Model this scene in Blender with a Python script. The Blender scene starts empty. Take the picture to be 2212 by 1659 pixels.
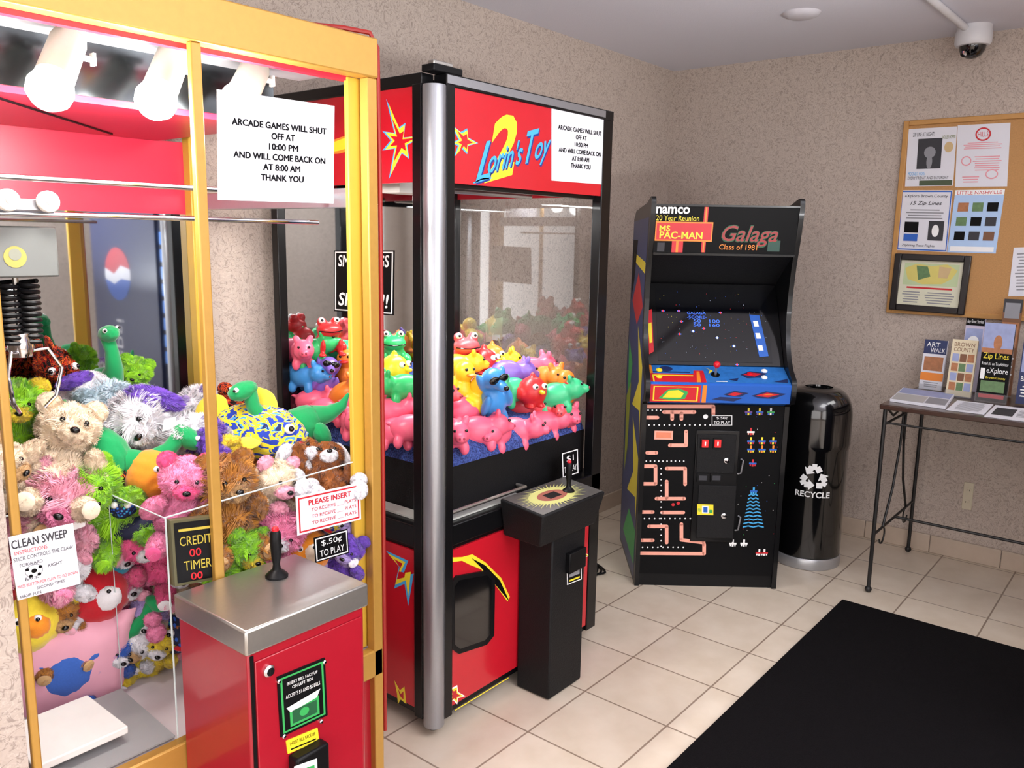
import bpy, bmesh, math, random
from math import sin, cos, pi, radians as rad
from mathutils import Vector as V, Matrix as Mx, Euler, noise as nz
random.seed(7)
S = bpy.context.scene; COL = S.collection
try:
    S.view_settings.view_transform = 'Standard'; S.view_settings.look = 'None'
except Exception: pass
# ------------------------------------------------------------------ camera model
FPX = 1800.0; yaw = rad(39.3); pit = rad(9.95); roll = math.asin(.017)
CAM = V((0, 0, 1.6)); ZZ = V((0, 0, 1))
Fh = V((cos(yaw), sin(yaw), 0)); RR = V((sin(yaw), -cos(yaw), 0))
FF = Fh*cos(pit) - ZZ*sin(pit); UU = Fh*sin(pit) + ZZ*cos(pit)
CR, SR = cos(roll), sin(roll)
def ray(px, py):
    u = px-1106; v = 829.5-py
    return FF*FPX + RR*(u*CR - v*SR) + UU*(u*SR + v*CR)
def on(px, py, ax, val):
    r = ray(px, py); i = 'XYZ'.index(ax)
    return CAM + r*((val-CAM[i])/r[i])
cd = bpy.data.cameras.new('camera'); cam = bpy.data.objects.new('camera', cd); COL.objects.link(cam)
r_ = RR*CR + UU*SR; u_ = UU*CR - RR*SR; b_ = -FF
cam.matrix_world = Mx(((r_.x, u_.x, b_.x, 0), (r_.y, u_.y, b_.y, 0), (r_.z, u_.z, b_.z, 1.6), (0, 0, 0, 1)))
cd.sensor_fit = 'HORIZONTAL'; cd.sensor_width = 36; cd.lens = FPX/2212*36; cd.clip_start = .05
S.camera = cam
# ------------------------------------------------------------------ materials
def lin(c):
    c = c/255.0
    return c/12.92 if c <= .04045 else ((c+.055)/1.055)**2.4
def C(c): return (lin(c[0]), lin(c[1]), lin(c[2]), 1)
MC = {}
def mat(name, col, rough=.5, metal=0, var=.06, scale=25, bump=0, emit=0, coat=0, spec=.5, sheen=0, sss=0):
    if name in MC: return MC[name]
    m = bpy.data.materials.new(name); m.use_nodes = True; nt = m.node_tree; N = nt.nodes; L = nt.links
    p = N['Principled BSDF']
    p.inputs['Roughness'].default_value = rough; p.inputs['Metallic'].default_value = metal
    p.inputs['Specular IOR Level'].default_value = spec
    if coat: p.inputs['Coat Weight'].default_value = coat; p.inputs['Coat Roughness'].default_value = .06
    if sheen: p.inputs['Sheen Weight'].default_value = sheen
    tc = N.new('ShaderNodeTexCoord'); n = N.new('ShaderNodeTexNoise'); n.inputs['Scale'].default_value = scale; n.inputs['Detail'].default_value = 4
    L.new(tc.outputs['Object'], n.inputs['Vector'])
    mx = N.new('ShaderNodeMix'); mx.data_type = 'RGBA'
    c = C(col)
    mx.inputs[6].default_value = tuple(x*(1-var) for x in c[:3])+(1,)
    mx.inputs[7].default_value = tuple(min(1, x*(1+var)) for x in c[:3])+(1,)
    L.new(n.outputs['Fac'], mx.inputs[0]); L.new(mx.outputs[2], p.inputs['Base Color'])
    if bump:
        b = N.new('ShaderNodeBump'); b.inputs['Strength'].default_value = bump; b.inputs['Distance'].default_value = .01
        L.new(n.outputs['Fac'], b.inputs['Height']); L.new(b.outputs['Normal'], p.inputs['Normal'])
    if emit:
        L.new(mx.outputs[2], p.inputs['Emission Color']); p.inputs['Emission Strength'].default_value = emit
    MC[name] = m; return m
def ramp_mat(name, stops, scale=14, distort=1.5, rough=.8, detail=2, bump=0, kind='noise', const=True):
    if name in MC: return MC[name]
    m = bpy.data.materials.new(name); m.use_nodes = True; nt = m.node_tree; N = nt.nodes; L = nt.links
    p = N['Principled BSDF']; p.inputs['Roughness'].default_value = rough
    tc = N.new('ShaderNodeTexCoord')
    if kind == 'noise':
        n = N.new('ShaderNodeTexNoise'); n.inputs['Distortion'].default_value = distort; n.inputs['Detail'].default_value = detail; out = n.outputs['Fac']
    else:
        n = N.new('ShaderNodeTexVoronoi'); out = n.outputs['Distance']
    n.inputs['Scale'].default_value = scale
    L.new(tc.outputs['Object'], n.inputs['Vector'])
    cr = N.new('ShaderNodeValToRGB'); cr.color_ramp.interpolation = 'CONSTANT' if const else 'LINEAR'
    el = cr.color_ramp.elements
    el[0].position = stops[0][0]; el[0].color = C(stops[0][1]); el[1].position = stops[1][0]; el[1].color = C(stops[1][1])
    for pos, col in stops[2:]:
        e = el.new(pos); e.color = C(col)
    L.new(out, cr.inputs['Fac']); L.new(cr.outputs['Color'], p.inputs['Base Color'])
    if bump:
        b = N.new('ShaderNodeBump'); b.inputs['Strength'].default_value = bump; b.inputs['Distance'].default_value = .01
        L.new(out, b.inputs['Height']); L.new(b.outputs['Normal'], p.inputs['Normal'])
    MC[name] = m; return m
def glass_mat(name, tint=(1, 1, 1), k=1.5, haze=0):
    m = bpy.data.materials.new(name); m.use_nodes = True; nt = m.node_tree; N = nt.nodes; L = nt.links
    N.remove(N['Principled BSDF']); o = N['Material Output']
    t = N.new('ShaderNodeBsdfTransparent'); t.inputs[0].default_value = (*tint, 1)
    g = N.new('ShaderNodeBsdfGlossy'); g.inputs['Roughness'].default_value = .02
    fr = N.new('ShaderNodeFresnel'); fr.inputs[0].default_value = 1.45
    mu = N.new('ShaderNodeMath'); mu.operation = 'MULTIPLY'; mu.inputs[1].default_value = k; mu.use_clamp = True
    mx = N.new('ShaderNodeMixShader')
    L.new(fr.outputs[0], mu.inputs[0]); L.new(mu.outputs[0], mx.inputs[0]); L.new(t.outputs[0], mx.inputs[1]); L.new(g.outputs[0], mx.inputs[2])
    last = mx
    if haze > 0:
        d = N.new('ShaderNodeBsdfDiffuse'); d.inputs[0].default_value = (.9, .9, .95, 1)
        m2 = N.new('ShaderNodeMixShader'); m2.inputs[0].default_value = haze
        L.new(mx.outputs[0], m2.inputs[1]); L.new(d.outputs[0], m2.inputs[2]); last = m2
    L.new(last.outputs[0], o.inputs[0]); MC[name] = m; return m
GLASS = glass_mat('clear_glass', (.97, .98, .98), 1.3)
ACRYL = glass_mat('acrylic', (.95, .96, .97), 1.3, .05)
MIRROR = mat('mirror', (190, 195, 198), .03, 1, .01)
WHITE = mat('white_paint', (228, 226, 221), .5)
PAPER = mat('paper', (222, 222, 230), .7, var=.02)
INK = mat('ink', (16, 16, 20), .8, spec=.1)
BLACKP = mat('black_plastic', (13, 13, 15), .4, spec=.2)
BLACKM = mat('black_metal', (11, 11, 13), .3, spec=.25, coat=.15)
BLACKT = mat('black_textured', (16, 16, 18), .55, bump=.25, scale=300, spec=.25)
GLOSSK = mat('gloss_black', (8, 8, 10), .12, coat=.6)
GOLD = mat('gold_frame', (186, 142, 66), .36, .25, .08, 60)
YEL = mat('yellow_frame', (206, 166, 58), .4, var=.04)
RED = mat('red_panel', (190, 24, 40), .25, coat=.3, var=.04)
REDD = mat('red_enamel', (160, 20, 38), .3, coat=.25, var=.06)
REDI = mat('red_interior', (200, 40, 68), .35, var=.04)
STEEL = mat('stainless_steel', (182, 180, 176), .32, .9, .06, 120)
CHROME = mat('chrome', (215, 215, 220), .12, 1)
SILVER = mat('brushed_silver', (162, 164, 170), .36, .8, .05, 200)
WOOD = mat('dark_wood', (60, 38, 29), .3, var=.25, scale=12, coat=.3)
IRON = mat('wrought_iron', (20, 19, 20), .45)
CORK = mat('cork', (184, 138, 88), .9, var=.2, scale=160, bump=.2)
OAK = mat('oak_frame', (190, 140, 78), .5, var=.12)
MATK = mat('carpet_mat', (16, 14, 16), .98, var=.5, scale=260, bump=.6, spec=.1)
yl = mat('print_yellow', (240, 218, 50), .4); lb = mat('print_light_blue', (70, 170, 228), .4); db = mat('print_dark_blue', (28, 52, 130), .4)
rd = mat('print_red', (200, 30, 42), .45); gn = mat('print_green', (54, 164, 84), .45); wt = mat('print_white', (240, 240, 240), .45)
pk = mat('print_salmon', (242, 166, 146), .45); orr = mat('print_orange', (234, 134, 40), .45); bl = mat('print_blue', (34, 94, 188), .4)
kk = mat('print_black', (9, 9, 11), .5, spec=.12); gy = mat('print_grey', (140, 140, 146), .6); tan = mat('print_tan', (204, 176, 130), .6)
pnk = mat('print_pink', (228, 150, 160), .6); pale = mat('print_pale_blue', (180, 206, 236), .6); dgr = mat('print_dark_grey', (48, 48, 54), .6)
navy = mat('print_navy', (26, 40, 88), .5); purp = mat('print_purple', (110, 70, 150), .5); brn = mat('print_brown', (120, 78, 50), .5)
# ------------------------------------------------------------------ frames and mesh builder
class Fr:
    def __init__(s, O, U, Vv, N): s.O, s.U, s.V, s.N = V(O), V(U), V(Vv), V(N)
    def pt(s, u, v, w=0): return s.O + s.U*u + s.V*v + s.N*w
    def uv(s, p):
        d = p-s.O; a = s.U.dot(s.U); b = s.U.dot(s.V); c = s.V.dot(s.V); e = d.dot(s.U); g = d.dot(s.V); D = a*c-b*b
        return ((e*c-g*b)/D, (a*g-b*e)/D)
    def hit(s, px, py, w=0):
        r = ray(px, py); n = s.U.cross(s.V); return CAM + r*((s.O+s.N*w-CAM).dot(n)/r.dot(n))
    def px(s, px, py): return s.uv(s.hit(px, py))
    def sub(s, tl, tr, bl_, w=0):
        a, b, c = [s.hit(*q, w) for q in (tl, tr, bl_)]
        return Fr(c, b-a, a-c, s.N)
def QF(tl, tr, bl_):
    n = (tr-tl).cross(tl-bl_).normalized(); return Fr(bl_, tr-tl, tl-bl_, n)
class CylFr:
    def __init__(s, c, r, a0): s.c, s.r, s.a0 = V(c), r, a0
    def pt(s, u, v, w=0):
        a = s.a0+u/s.r; return V((s.c.x+(s.r+w)*cos(a), s.c.y+(s.r+w)*sin(a), v))
TXT = {}
def textmesh(s, shear=0, bold=0):
    k = (s, shear, bold)
    if k in TXT: return TXT[k]
    cu = bpy.data.curves.new('t', 'FONT'); cu.body = s; cu.shear = shear; cu.resolution_u = 3; cu.offset = bold
    o = bpy.data.objects.new('t', cu)
    try:
        me = o.to_mesh(); vs = [v.co.copy() for v in me.vertices]; fs = [tuple(p.vertices) for p in me.polygons]; o.to_mesh_clear()
    except Exception: vs = []
    if not vs:
        COL.objects.link(o); dg = bpy.context.evaluated_depsgraph_get(); me = bpy.data.meshes.new_from_object(o.evaluated_get(dg))
        vs = [v.co.copy() for v in me.vertices]; fs = [tuple(p.vertices) for p in me.polygons]; bpy.data.meshes.remove(me)
    bpy.data.objects.remove(o); bpy.data.curves.remove(cu)
    TXT[k] = (vs, fs); return TXT[k]
def rootM(o):
    while o.parent: o = o.parent
    return Mx.Translation(o.location) @ o.rotation_euler.to_matrix().to_4x4()
class MB:
    def __init__(s): s.v = []; s.f = []; s.m = []; s.mats = []
    def mi(s, m):
        if m not in s.mats: s.mats.append(m)
        return s.mats.index(m)
    def add(s, vs, fs, m):
        b = len(s.v); s.v += [V(p) for p in vs]; k = s.mi(m)
        for f in fs: s.f.append(tuple(b+i for i in f)); s.m.append(k)
        return s
    def hexa(s, p, m): return s.add(p, [(0, 3, 2, 1), (4, 5, 6, 7), (0, 1, 5, 4), (1, 2, 6, 5), (2, 3, 7, 6), (3, 0, 4, 7)], m)
    def box(s, a, b, m):
        x0, y0, z0 = a; x1, y1, z1 = b
        return s.hexa([(x0, y0, z0), (x1, y0, z0), (x1, y1, z0), (x0, y1, z0), (x0, y0, z1), (x1, y0, z1), (x1, y1, z1), (x0, y1, z1)], m)
    def fbox(s, fr, u0, v0, w0, u1, v1, w1, m):
        P = fr.pt; return s.hexa([P(u0, v0, w0), P(u1, v0, w0), P(u1, v1, w0), P(u0, v1, w0), P(u0, v0, w1), P(u1, v0, w1), P(u1, v1, w1), P(u0, v1, w1)], m)
    def quad(s, a, b, c, d, m): return s.add([a, b, c, d], [(0, 1, 2, 3)], m)
    def rect(s, fr, u0, v0, u1, v1, w, m): P = fr.pt; return s.quad(P(u0, v0, w), P(u1, v0, w), P(u1, v1, w), P(u0, v1, w), m)
    def poly(s, fr, pts, w, m): return s.add([fr.pt(u, v, w) for u, v in pts], [tuple(range(len(pts)))], m)
    def pxpoly(s, fr, pts, w, m): return s.poly(fr, [fr.px(*p) for p in pts], w, m)
    def prism(s, fr, pts, w0, w1, m):
        n = len(pts); s.add([fr.pt(u, v, w0) for u, v in pts]+[fr.pt(u, v, w1) for u, v in pts],
            [tuple(range(n))[::-1], tuple(range(n, 2*n))]+[(i, (i+1) % n, n+(i+1) % n, n+i) for i in range(n)], m); return s
    def disc(s, fr, u, v, r, w, m, seg=18, ry=None):
        ry = ry or r; return s.poly(fr, [(u+r*cos(2*pi*i/seg), v+ry*sin(2*pi*i/seg)) for i in range(seg)], w, m)
    def strip(s, fr, pts, wd, w, m, joint=True):
        for i in range(len(pts)-1):
            (a, b), (c, d) = pts[i], pts[i+1]; l = math.hypot(c-a, d-b) or 1e-9
            nx, ny = -(d-b)/l*wd/2, (c-a)/l*wd/2
            s.poly(fr, [(a-nx, b-ny), (c-nx, d-ny), (c+nx, d+ny), (a+nx, b+ny)], w, m)
        if joint:
            for a, b in pts: s.disc(fr, a, b, wd/2, w, m, 10)
        return s
    def text(s, fr, t, u0, v0, u1, v1, w, m, shear=0, bold=0):
        vs, fs = textmesh(t, shear, bold)
        if not vs: return s
        xs = [p.x for p in vs]; ys = [p.y for p in vs]; ax, bx, ay, by = min(xs), max(xs), min(ys), max(ys)
        sx = (u1-u0)/((bx-ax) or 1); sy = (v1-v0)/((by-ay) or 1)
        return s.add([fr.pt(u0+(p.x-ax)*sx, v0+(p.y-ay)*sy, w) for p in vs], fs, m)
    def pxtext(s, fr, t, x0, y0, x1, y1, w, m, **k):
        a = fr.px(x0, y1); b = fr.px(x1, y0); return s.text(fr, t, a[0], a[1], b[0], b[1], w, m, **k)
    def tube(s, pts, r, m, seg=8):
        pts = [V(p) for p in pts]; n = len(pts); vs = []; fs = []
        t0 = (pts[1]-pts[0]).normalized(); a = t0.orthogonal().normalized()
        for i, p in enumerate(pts):
            t = (pts[min(i+1, n-1)]-pts[max(i-1, 0)]).normalized(); a = (a-t*a.dot(t)).normalized(); b = t.cross(a)
            rr = r[i] if isinstance(r, (list, tuple)) else r
            vs += [p+(a*cos(2*pi*k/seg)+b*sin(2*pi*k/seg))*rr for k in range(seg)]
        for i in range(n-1):
            for k in range(seg): fs.append((i*seg+k, i*seg+(k+1) % seg, (i+1)*seg+(k+1) % seg, (i+1)*seg+k))
        fs += [tuple(range(seg))[::-1], tuple(range((n-1)*seg, n*seg))]
        return s.add(vs, fs, m)
    def lathe(s, c, prof, m, seg=32, axis=None):
        M = (V((0, 0, 1)).rotation_difference(V(axis).normalized()).to_matrix() if axis is not None else Mx.Identity(3)); c = V(c)
        vs = []; fs = []; n = len(prof)
        for r, z in prof: vs += [c+M @ V((r*cos(2*pi*k/seg), r*sin(2*pi*k/seg), z)) for k in range(seg)]
        for i in range(n-1):
            for k in range(seg): fs.append((i*seg+k, i*seg+(k+1) % seg, (i+1)*seg+(k+1) % seg, (i+1)*seg+k))
        if prof[0][0] > 1e-5: fs.append(tuple(range(seg))[::-1])
        if prof[-1][0] > 1e-5: fs.append(tuple(range((n-1)*seg, n*seg)))
        return s.add(vs, fs, m)
    def ball(s, c, r, m, seg=16):
        r = r if isinstance(r, (tuple, list)) else (r, r, r); c = V(c)
        vs = [c+V((0, 0, -r[2]))]; fs = []; h = seg//2
        for i in range(1, h):
            a = -pi/2+pi*i/h
            vs += [c+V((r[0]*cos(a)*cos(2*pi*k/seg), r[1]*cos(a)*sin(2*pi*k/seg), r[2]*sin(a))) for k in range(seg)]
        vs.append(c+V((0, 0, r[2]))); t = len(vs)-1
        for k in range(seg):
            fs.append((0, 1+(k+1) % seg, 1+k)); fs.append((t, 1+(h-2)*seg+k, 1+(h-2)*seg+(k+1) % seg))
            for i in range(h-2): fs.append((1+i*seg+k, 1+i*seg+(k+1) % seg, 1+(i+1)*seg+(k+1) % seg, 1+(i+1)*seg+k))
        return s.add(vs, fs, m)
    def build(s, name, parent=None, bevel=0, smooth=True, label=None):
        me = bpy.data.meshes.new(name); vs = s.v
        if parent is not None:
            I = rootM(parent).inverted(); vs = [I @ p for p in vs]
        me.from_pydata([tuple(p) for p in vs], [], s.f)
        for m in s.mats: me.materials.append(m)
        me.polygons.foreach_set('material_index', s.m)
        if smooth:
            me.polygons.foreach_set('use_smooth', [True]*len(me.polygons)); me.set_sharp_from_angle(angle=rad(38))
        me.update(); o = bpy.data.objects.new(name, me); COL.objects.link(o)
        if parent is not None: o.parent = parent
        if bevel:
            b = o.modifiers.new('bevel', 'BEVEL'); b.width = bevel; b.segments = 2; b.limit_method = 'ANGLE'
        if label: o['label'] = label
        return o
def tag(o, label, cat, group=None):
    o['label'] = label; o['category'] = cat
    if group: o['group'] = group
    return o
def thing(name, label, cat, loc=(0, 0, 0), rot=(0, 0, 0), group=None):
    o = bpy.data.objects.new(name, None); COL.objects.link(o); o.location = loc; o.rotation_euler = rot; o.empty_display_size = .1
    return tag(o, label, cat, group)
def struct(name, mb, **k):
    o = mb.build(name, **k); o['kind'] = 'structure'; return o
# ------------------------------------------------------------------ room
XR, YL, ZC = 4.66, 2.6, 2.6
def wallpaper():
    m = bpy.data.materials.new('wallpaper'); m.use_nodes = True; nt = m.node_tree; N = nt.nodes; L = nt.links
    p = N['Principled BSDF']; p.inputs['Roughness'].default_value = .75; p.inputs['Specular IOR Level'].default_value = .25
    tc = N.new('ShaderNodeTexCoord')
    def band(scale, dist, lo, hi):
        n = N.new('ShaderNodeTexNoise'); n.inputs['Scale'].default_value = scale; n.inputs['Distortion'].default_value = dist; n.inputs['Detail'].default_value = 2
        L.new(tc.outputs['Object'], n.inputs['Vector'])
        r = N.new('ShaderNodeValToRGB'); e = r.color_ramp.elements
        e[0].position = lo; e[0].color = (0, 0, 0, 1); e[1].position = (lo+hi)/2; e[1].color = (1, 1, 1, 1); x = e.new(hi); x.color = (0, 0, 0, 1)
        L.new(n.outputs['Fac'], r.inputs['Fac']); return r.outputs['Color']
    def mix(f, a, b, k=1.0):
        x = N.new('ShaderNodeMix'); x.data_type = 'RGBA'; mu = N.new('ShaderNodeMath'); mu.operation = 'MULTIPLY'; mu.inputs[1].default_value = k
        L.new(f, mu.inputs[0]); L.new(mu.outputs[0], x.inputs[0])
        if isinstance(a, tuple): x.inputs[6].default_value = a
        else: L.new(a, x.inputs[6])
        x.inputs[7].default_value = b; return x.outputs[2]
    c = mix(band(20, 2.8, .45, .53), C((189, 175, 164)), C((138, 124, 116)), .8)
    c = mix(band(26, 2.4, .54, .61), c, C((206, 193, 182)), .7)
    c = mix(band(60, 1.0, .45, .6), c, C((164, 150, 140)), .3)
    L.new(c, p.inputs['Base Color'])
    return m
WALL = wallpaper()
def tiles():
    m = bpy.data.materials.new('floor_tiles'); m.use_nodes = True; nt = m.node_tree; N = nt.nodes; L = nt.links
    p = N['Principled BSDF']
    tc = N.new('ShaderNodeTexCoord'); mp = N.new('ShaderNodeMapping'); mp.inputs['Location'].default_value = (-1.983+.33*20, -1.53+.33*20, 0)
    L.new(tc.outputs['Object'], mp.inputs['Vector'])
    b = N.new('ShaderNodeTexBrick'); b.offset = 0; b.squash = 1
    for k, v in (('Scale', 1), ('Brick Width', .33), ('Row Height', .33), ('Mortar Size', .0035), ('Mortar Smooth', .1), ('Bias', 0)): b.inputs[k].default_value = v
    b.inputs['Color1'].default_value = C((222, 208, 190)); b.inputs['Color2'].default_value = C((214, 200, 182)); b.inputs['Mortar'].default_value = C((150, 132, 116))
    L.new(mp.outputs[0], b.inputs['Vector'])
    n = N.new('ShaderNodeTexNoise'); n.inputs['Scale'].default_value = 7; n.inputs['Detail'].default_value = 5; L.new(tc.outputs['Object'], n.inputs['Vector'])
    r = N.new('ShaderNodeValToRGB'); r.color_ramp.elements[0].position = .35; r.color_ramp.elements[0].color = (.9, .88, .85, 1); r.color_ramp.elements[1].position = .65; r.color_ramp.elements[1].color = (1, 1, 1, 1)
    L.new(n.outputs['Fac'], r.inputs['Fac'])
    x = N.new('ShaderNodeMix'); x.data_type = 'RGBA'; x.blend_type = 'MULTIPLY'; x.inputs[0].default_value = 1
    L.new(b.outputs['Color'], x.inputs[6]); L.new(r.outputs['Color'], x.inputs[7]); L.new(x.outputs[2], p.inputs['Base Color'])
    p.inputs['Roughness'].default_value = .34
    bu = N.new('ShaderNodeBump'); bu.invert = True; bu.inputs['Strength'].default_value = .4; bu.inputs['Distance'].default_value = .003
    L.new(b.outputs['Fac'], bu.inputs['Height']); L.new(bu.outputs['Normal'], p.inputs['Normal'])
    return m
TILE = tiles()
CEIL = mat('ceiling_paint', (218, 218, 228), .9, var=.03, scale=180, bump=.15)
XA, YA = -2.2, -3.0
ax0, ax1, ay0, ay1, atop = .551, 1.464, 1.65, 2.53, 2.08
struct('floor', MB().box((XA, YA, -.1), (XR, YL, 0), TILE))
struct('ceiling', MB().box((XA, YA, ZC), (XR, YL, ZC+.1), CEIL))
struct('wall_left', MB().box((XA, YL, 0), (XR+.1, YL+.1, ZC), WALL))
struct('wall_right', MB().box((XR, YA, 0), (XR+.1, YL, ZC), WALL))
struct('wall_back', MB().box((XA, YA-.1, 0), (XR+.1, YA, ZC), WALL))
struct('wall_near', MB().box((XA-.1, YA-.1, 0), (XA, YL+.1, ZC), WALL))
struct('wall_partition', MB().box((.2, 1.65, 0), (.548, YL, ZC), WALL))
SK = mat('skirting_tile', (190, 172, 154), .35, var=.08)
mb = MB()
for i in range(24):
    y1 = YL-.012-i*.33; mb.box((XR-.012, max(y1-.327, YA), 0), (XR, y1, .095), SK)
struct('baseboard_right', mb, bevel=.003)
mb = MB()
for i in range(13):
    x1 = XR-.012-i*.33; mb.box((max(x1-.327, .55), YL-.012, 0), (x1, YL, .095), SK)
struct('baseboard_left', mb, bevel=.003)
# floor mat
mb = MB(); mb.box((1.2, -.35, 0.001), (3.715, 1.083, .012), MATK)
tag(mb.build('floor_mat', bevel=.005), 'large black carpet mat lying on the beige tiled floor', 'mat')
# ------------------------------------------------------------------ helpers for printed sheets
def sheet(name, label, cat, fr, tl, tr, bl_, items, paper=PAPER, w=.002, th=.0012, parent=None, group=None):
    q = fr.sub(tl, tr, bl_, w); mb = MB(); mb.fbox(q, 0, 0, 0, 1, 1, th, paper); e = th+.0006
    draw(mb, q, items, e)
    o = mb.build(name, parent, smooth=False)
    if parent is None: tag(o, label, cat, group)
    return o
def draw(mb, q, items, e):
    for k, it in enumerate(items):
        ee = e+k*.00008
        if it[0] == 'r': mb.rect(q, *it[1:5], ee, it[5])
        elif it[0] == 't': mb.text(q, it[1], *it[2:6], ee, it[6], *(it[7:]))
        elif it[0] == 'T':      # heavier lettering: the same glyphs laid a hair apart
            for j, (du, dv) in enumerate(((0, 0), (.0025, 0), (.005, 0), (.0025, .004))): mb.text(q, it[1], it[2]+du, it[3]+dv, it[4]+du, it[5]+dv, ee+j*.00003, it[6])
        elif it[0] == 'l':
            n = it[5]; h = (it[4]-it[2])/n
            rnd = random.Random(n*7+int(it[1]*100))
            for i in range(n):
                a = it[2]+h*i; ln = (it[3]-it[1])*rnd.uniform(.7, 1); c0 = it[1]+((it[3]-it[1])-ln)/2
                mb.rect(q, c0, a+h*.3, c0+ln, a+h*.7, ee, it[6])
        elif it[0] == 'd': mb.disc(q, it[1], it[2], it[3], ee, it[5], 18, it[4])
        elif it[0] == 'p': mb.poly(q, it[1], ee, it[2])
NOTICE = [('T', 'ARCADE GAMES WILL SHUT', .11, .70, .92, .76, INK), ('T', 'OFF AT', .43, .60, .63, .66, INK), ('T', '10:00 PM', .41, .50, .66, .56, INK),
          ('T', 'AND WILL COME BACK ON', .12, .40, .91, .46, INK), ('T', 'AT 8:00 AM', .36, .30, .68, .36, INK), ('T', 'THANK YOU', .34, .20, .71, .26, INK)]
# ------------------------------------------------------------------ CRANE MACHINE 1 (gold frame)
SZ = .462
F1 = Fr((0, ay0, 0), (1, 0, 0), (0, 0, 1), (0, -1, 0))
m1 = thing('crane_machine', 'crane game with gold frame and bright bulbs filled with plush toys, nearest the camera', 'crane machine', ((ax0+ax1)/2, (ay0+ay1)/2, 0))
MB().box((ax0+.005, ay0+.02, .03), (ax1-.005, ay1, SZ-.07), REDD).build('base_cabinet', m1, .004)
MB().box((ax0, ay0, SZ-.08), (ax1, ay0+.03, SZ), GOLD).build('sill', m1, .004)
MB().box((ax0+.01, ay0+.03, SZ-.07), (ax1-.02, ay1, SZ-.005), mat('deck', (206, 196, 198), .5)).build('deck', m1)
mb = MB().box((ax0-.01, ay0-.005, 1.985), (ax1, ay0+.04, atop), GOLD); mb.build('header_beam', m1, .004)
MB().box((ax0-.01, ay0+.04, 2.03), (ax1-.002, ay1, atop-.004), GOLD).build('roof', m1, .003)
for xa, xb, ya, yb, mm in ((ax1-.032, ax1, ay0, ay0+.03, GOLD), (ax0+.006, ax0+.022, ay0, ay0+.016, GOLD), (.964, .988, ay0+.002, ay0+.02, GOLD),
                           (ax1-.066, ax1-.020, ay0+.035, ay0+.05, YEL), (ax1-.045, ax1-.003, ay1-.06, ay1-.02, YEL), (ax0+.002, ax0+.03, ay1-.06, ay1-.02, YEL)):
    MB().box((xa, ya, SZ if mm is YEL or xa < 1.3 else .03), (xb, yb, 1.985 if ya < 2 else 2.03), mm).build('post', m1, .003)
mb = MB().quad((ax0+.01, ay0+.05, SZ), (ax0+.01, ay1-.05, SZ), (ax0+.01, ay1-.05, 2.0), (ax0+.01, ay0+.05, 2.0), GLASS); mb.build('glass_pane', m1)
MB().box((ax0+.005, ay1-.022, SZ), (ax1-.005, ay1-.012, 1.66), MIRROR).build('mirror_panel', m1)
MB().box((ax0+.005, ay1-.024, 1.655), (ax1-.045, ay1-.01, 1.875), REDI).build('back_header', m1)
mb = MB().box((ax0+.02, 1.91, 1.872), (ax1-.13, ay1-.03, 1.885), REDI); mb.build('ceiling_panel', m1)
MB().tube([(ax0+.1, 1.92, 1.870), (ax1-.3, ay1-.1, 1.870)], .003, BLACKP, 6).build('ceiling_seam', m1)
mb = MB().box((ax0+.02, 1.9, 1.885), (ax1-.13, 1.912, 2.0), mat('dark_mirror', (84, 88, 92), .18, 1)); mb.build('mirror_fascia', m1)
MB().box((ax0+.02, 1.71, 1.997), (ax1-.05, 1.9, 2.03), mat('ceiling_grey', (180, 180, 184), .4)).build('front_ceiling', m1)
MB().box((ax0+.02, ay0+.04, 1.975), (ax1-.05, ay0+.06, 2.03), REDI).build('red_trim', m1)
# rails
RZ1 = on(430, 407, 'Y', 1.80); RZ2 = on(430, 473, 'Y', 1.86)
MB().tube([(ax0+.03, 1.80, RZ1.z), (ax1-.03, 1.80, RZ1.z)], .006, CHROME, 12).build('rail', m1)
MB().tube([(ax0+.03, 1.86, RZ2.z), (ax1-.03, 1.86, RZ2.z)], .006, CHROME, 12).build('rail', m1)
MB().box((ax1-.035, 1.70, RZ1.z-.03), (ax1-.018, 2.46, RZ1.z+.02), SILVER).build('track', m1, .002)
# trolley and claw
tx = on(45, 600, 'Y', 1.9).x
tr = MB().box((tx-.07, 1.85, RZ2.z+.005), (tx+.06, 1.98, RZ2.z+.03), SILVER).build('trolley', m1, .003)
for dx in (-.035, .04):
    MB().lathe((tx+dx, 1.845, RZ2.z+.025), [(0, 0), (.02, 0), (.022, .004), (.022, .012), (.02, .016), (0, .016)], WHITE, 20, (0, -1, 0)).lathe((tx+dx, 1.829, RZ2.z+.025), [(0, 0), (.007, 0), (.007, .003), (0, .003)], STEEL, 12, (0, -1, 0)).build('wheel', tr)
a = on(122, 490, 'Y', 1.88); b = on(122, 598, 'Y', 1.88)
hb = MB().box((tx-.09, 1.88, b.z), (a.x, 1.99, a.z), mat('claw_housing', (90, 92, 90), .35))
qf = Fr((0, 1.88, 0), (1, 0, 0), (0, 0, 1), (0, -1, 0)); hb.disc(qf, tx-.015, (a.z+b.z)/2-.01, .022, .001, mat('dull_yellow', (140, 130, 60), .5), 20); hb.disc(qf, tx-.015, (a.z+b.z)/2-.005, .012, .0015, mat('claw_grey', (110, 112, 100), .5), 20)
hb.build('claw_housing', m1, .004)
mb = MB()
for k, (ox, rr) in enumerate(((-.02, .022), (.022, .020))):
    pts = [(tx+ox+rr*cos(t*.55), 1.93+rr*sin(t*.55), b.z-.01-t*.00105) for t in range(0, 125)]; mb.tube(pts, .005, BLACKP, 6)
    mb.build('coil', m1); mb = MB()
cz = b.z-.14
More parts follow.
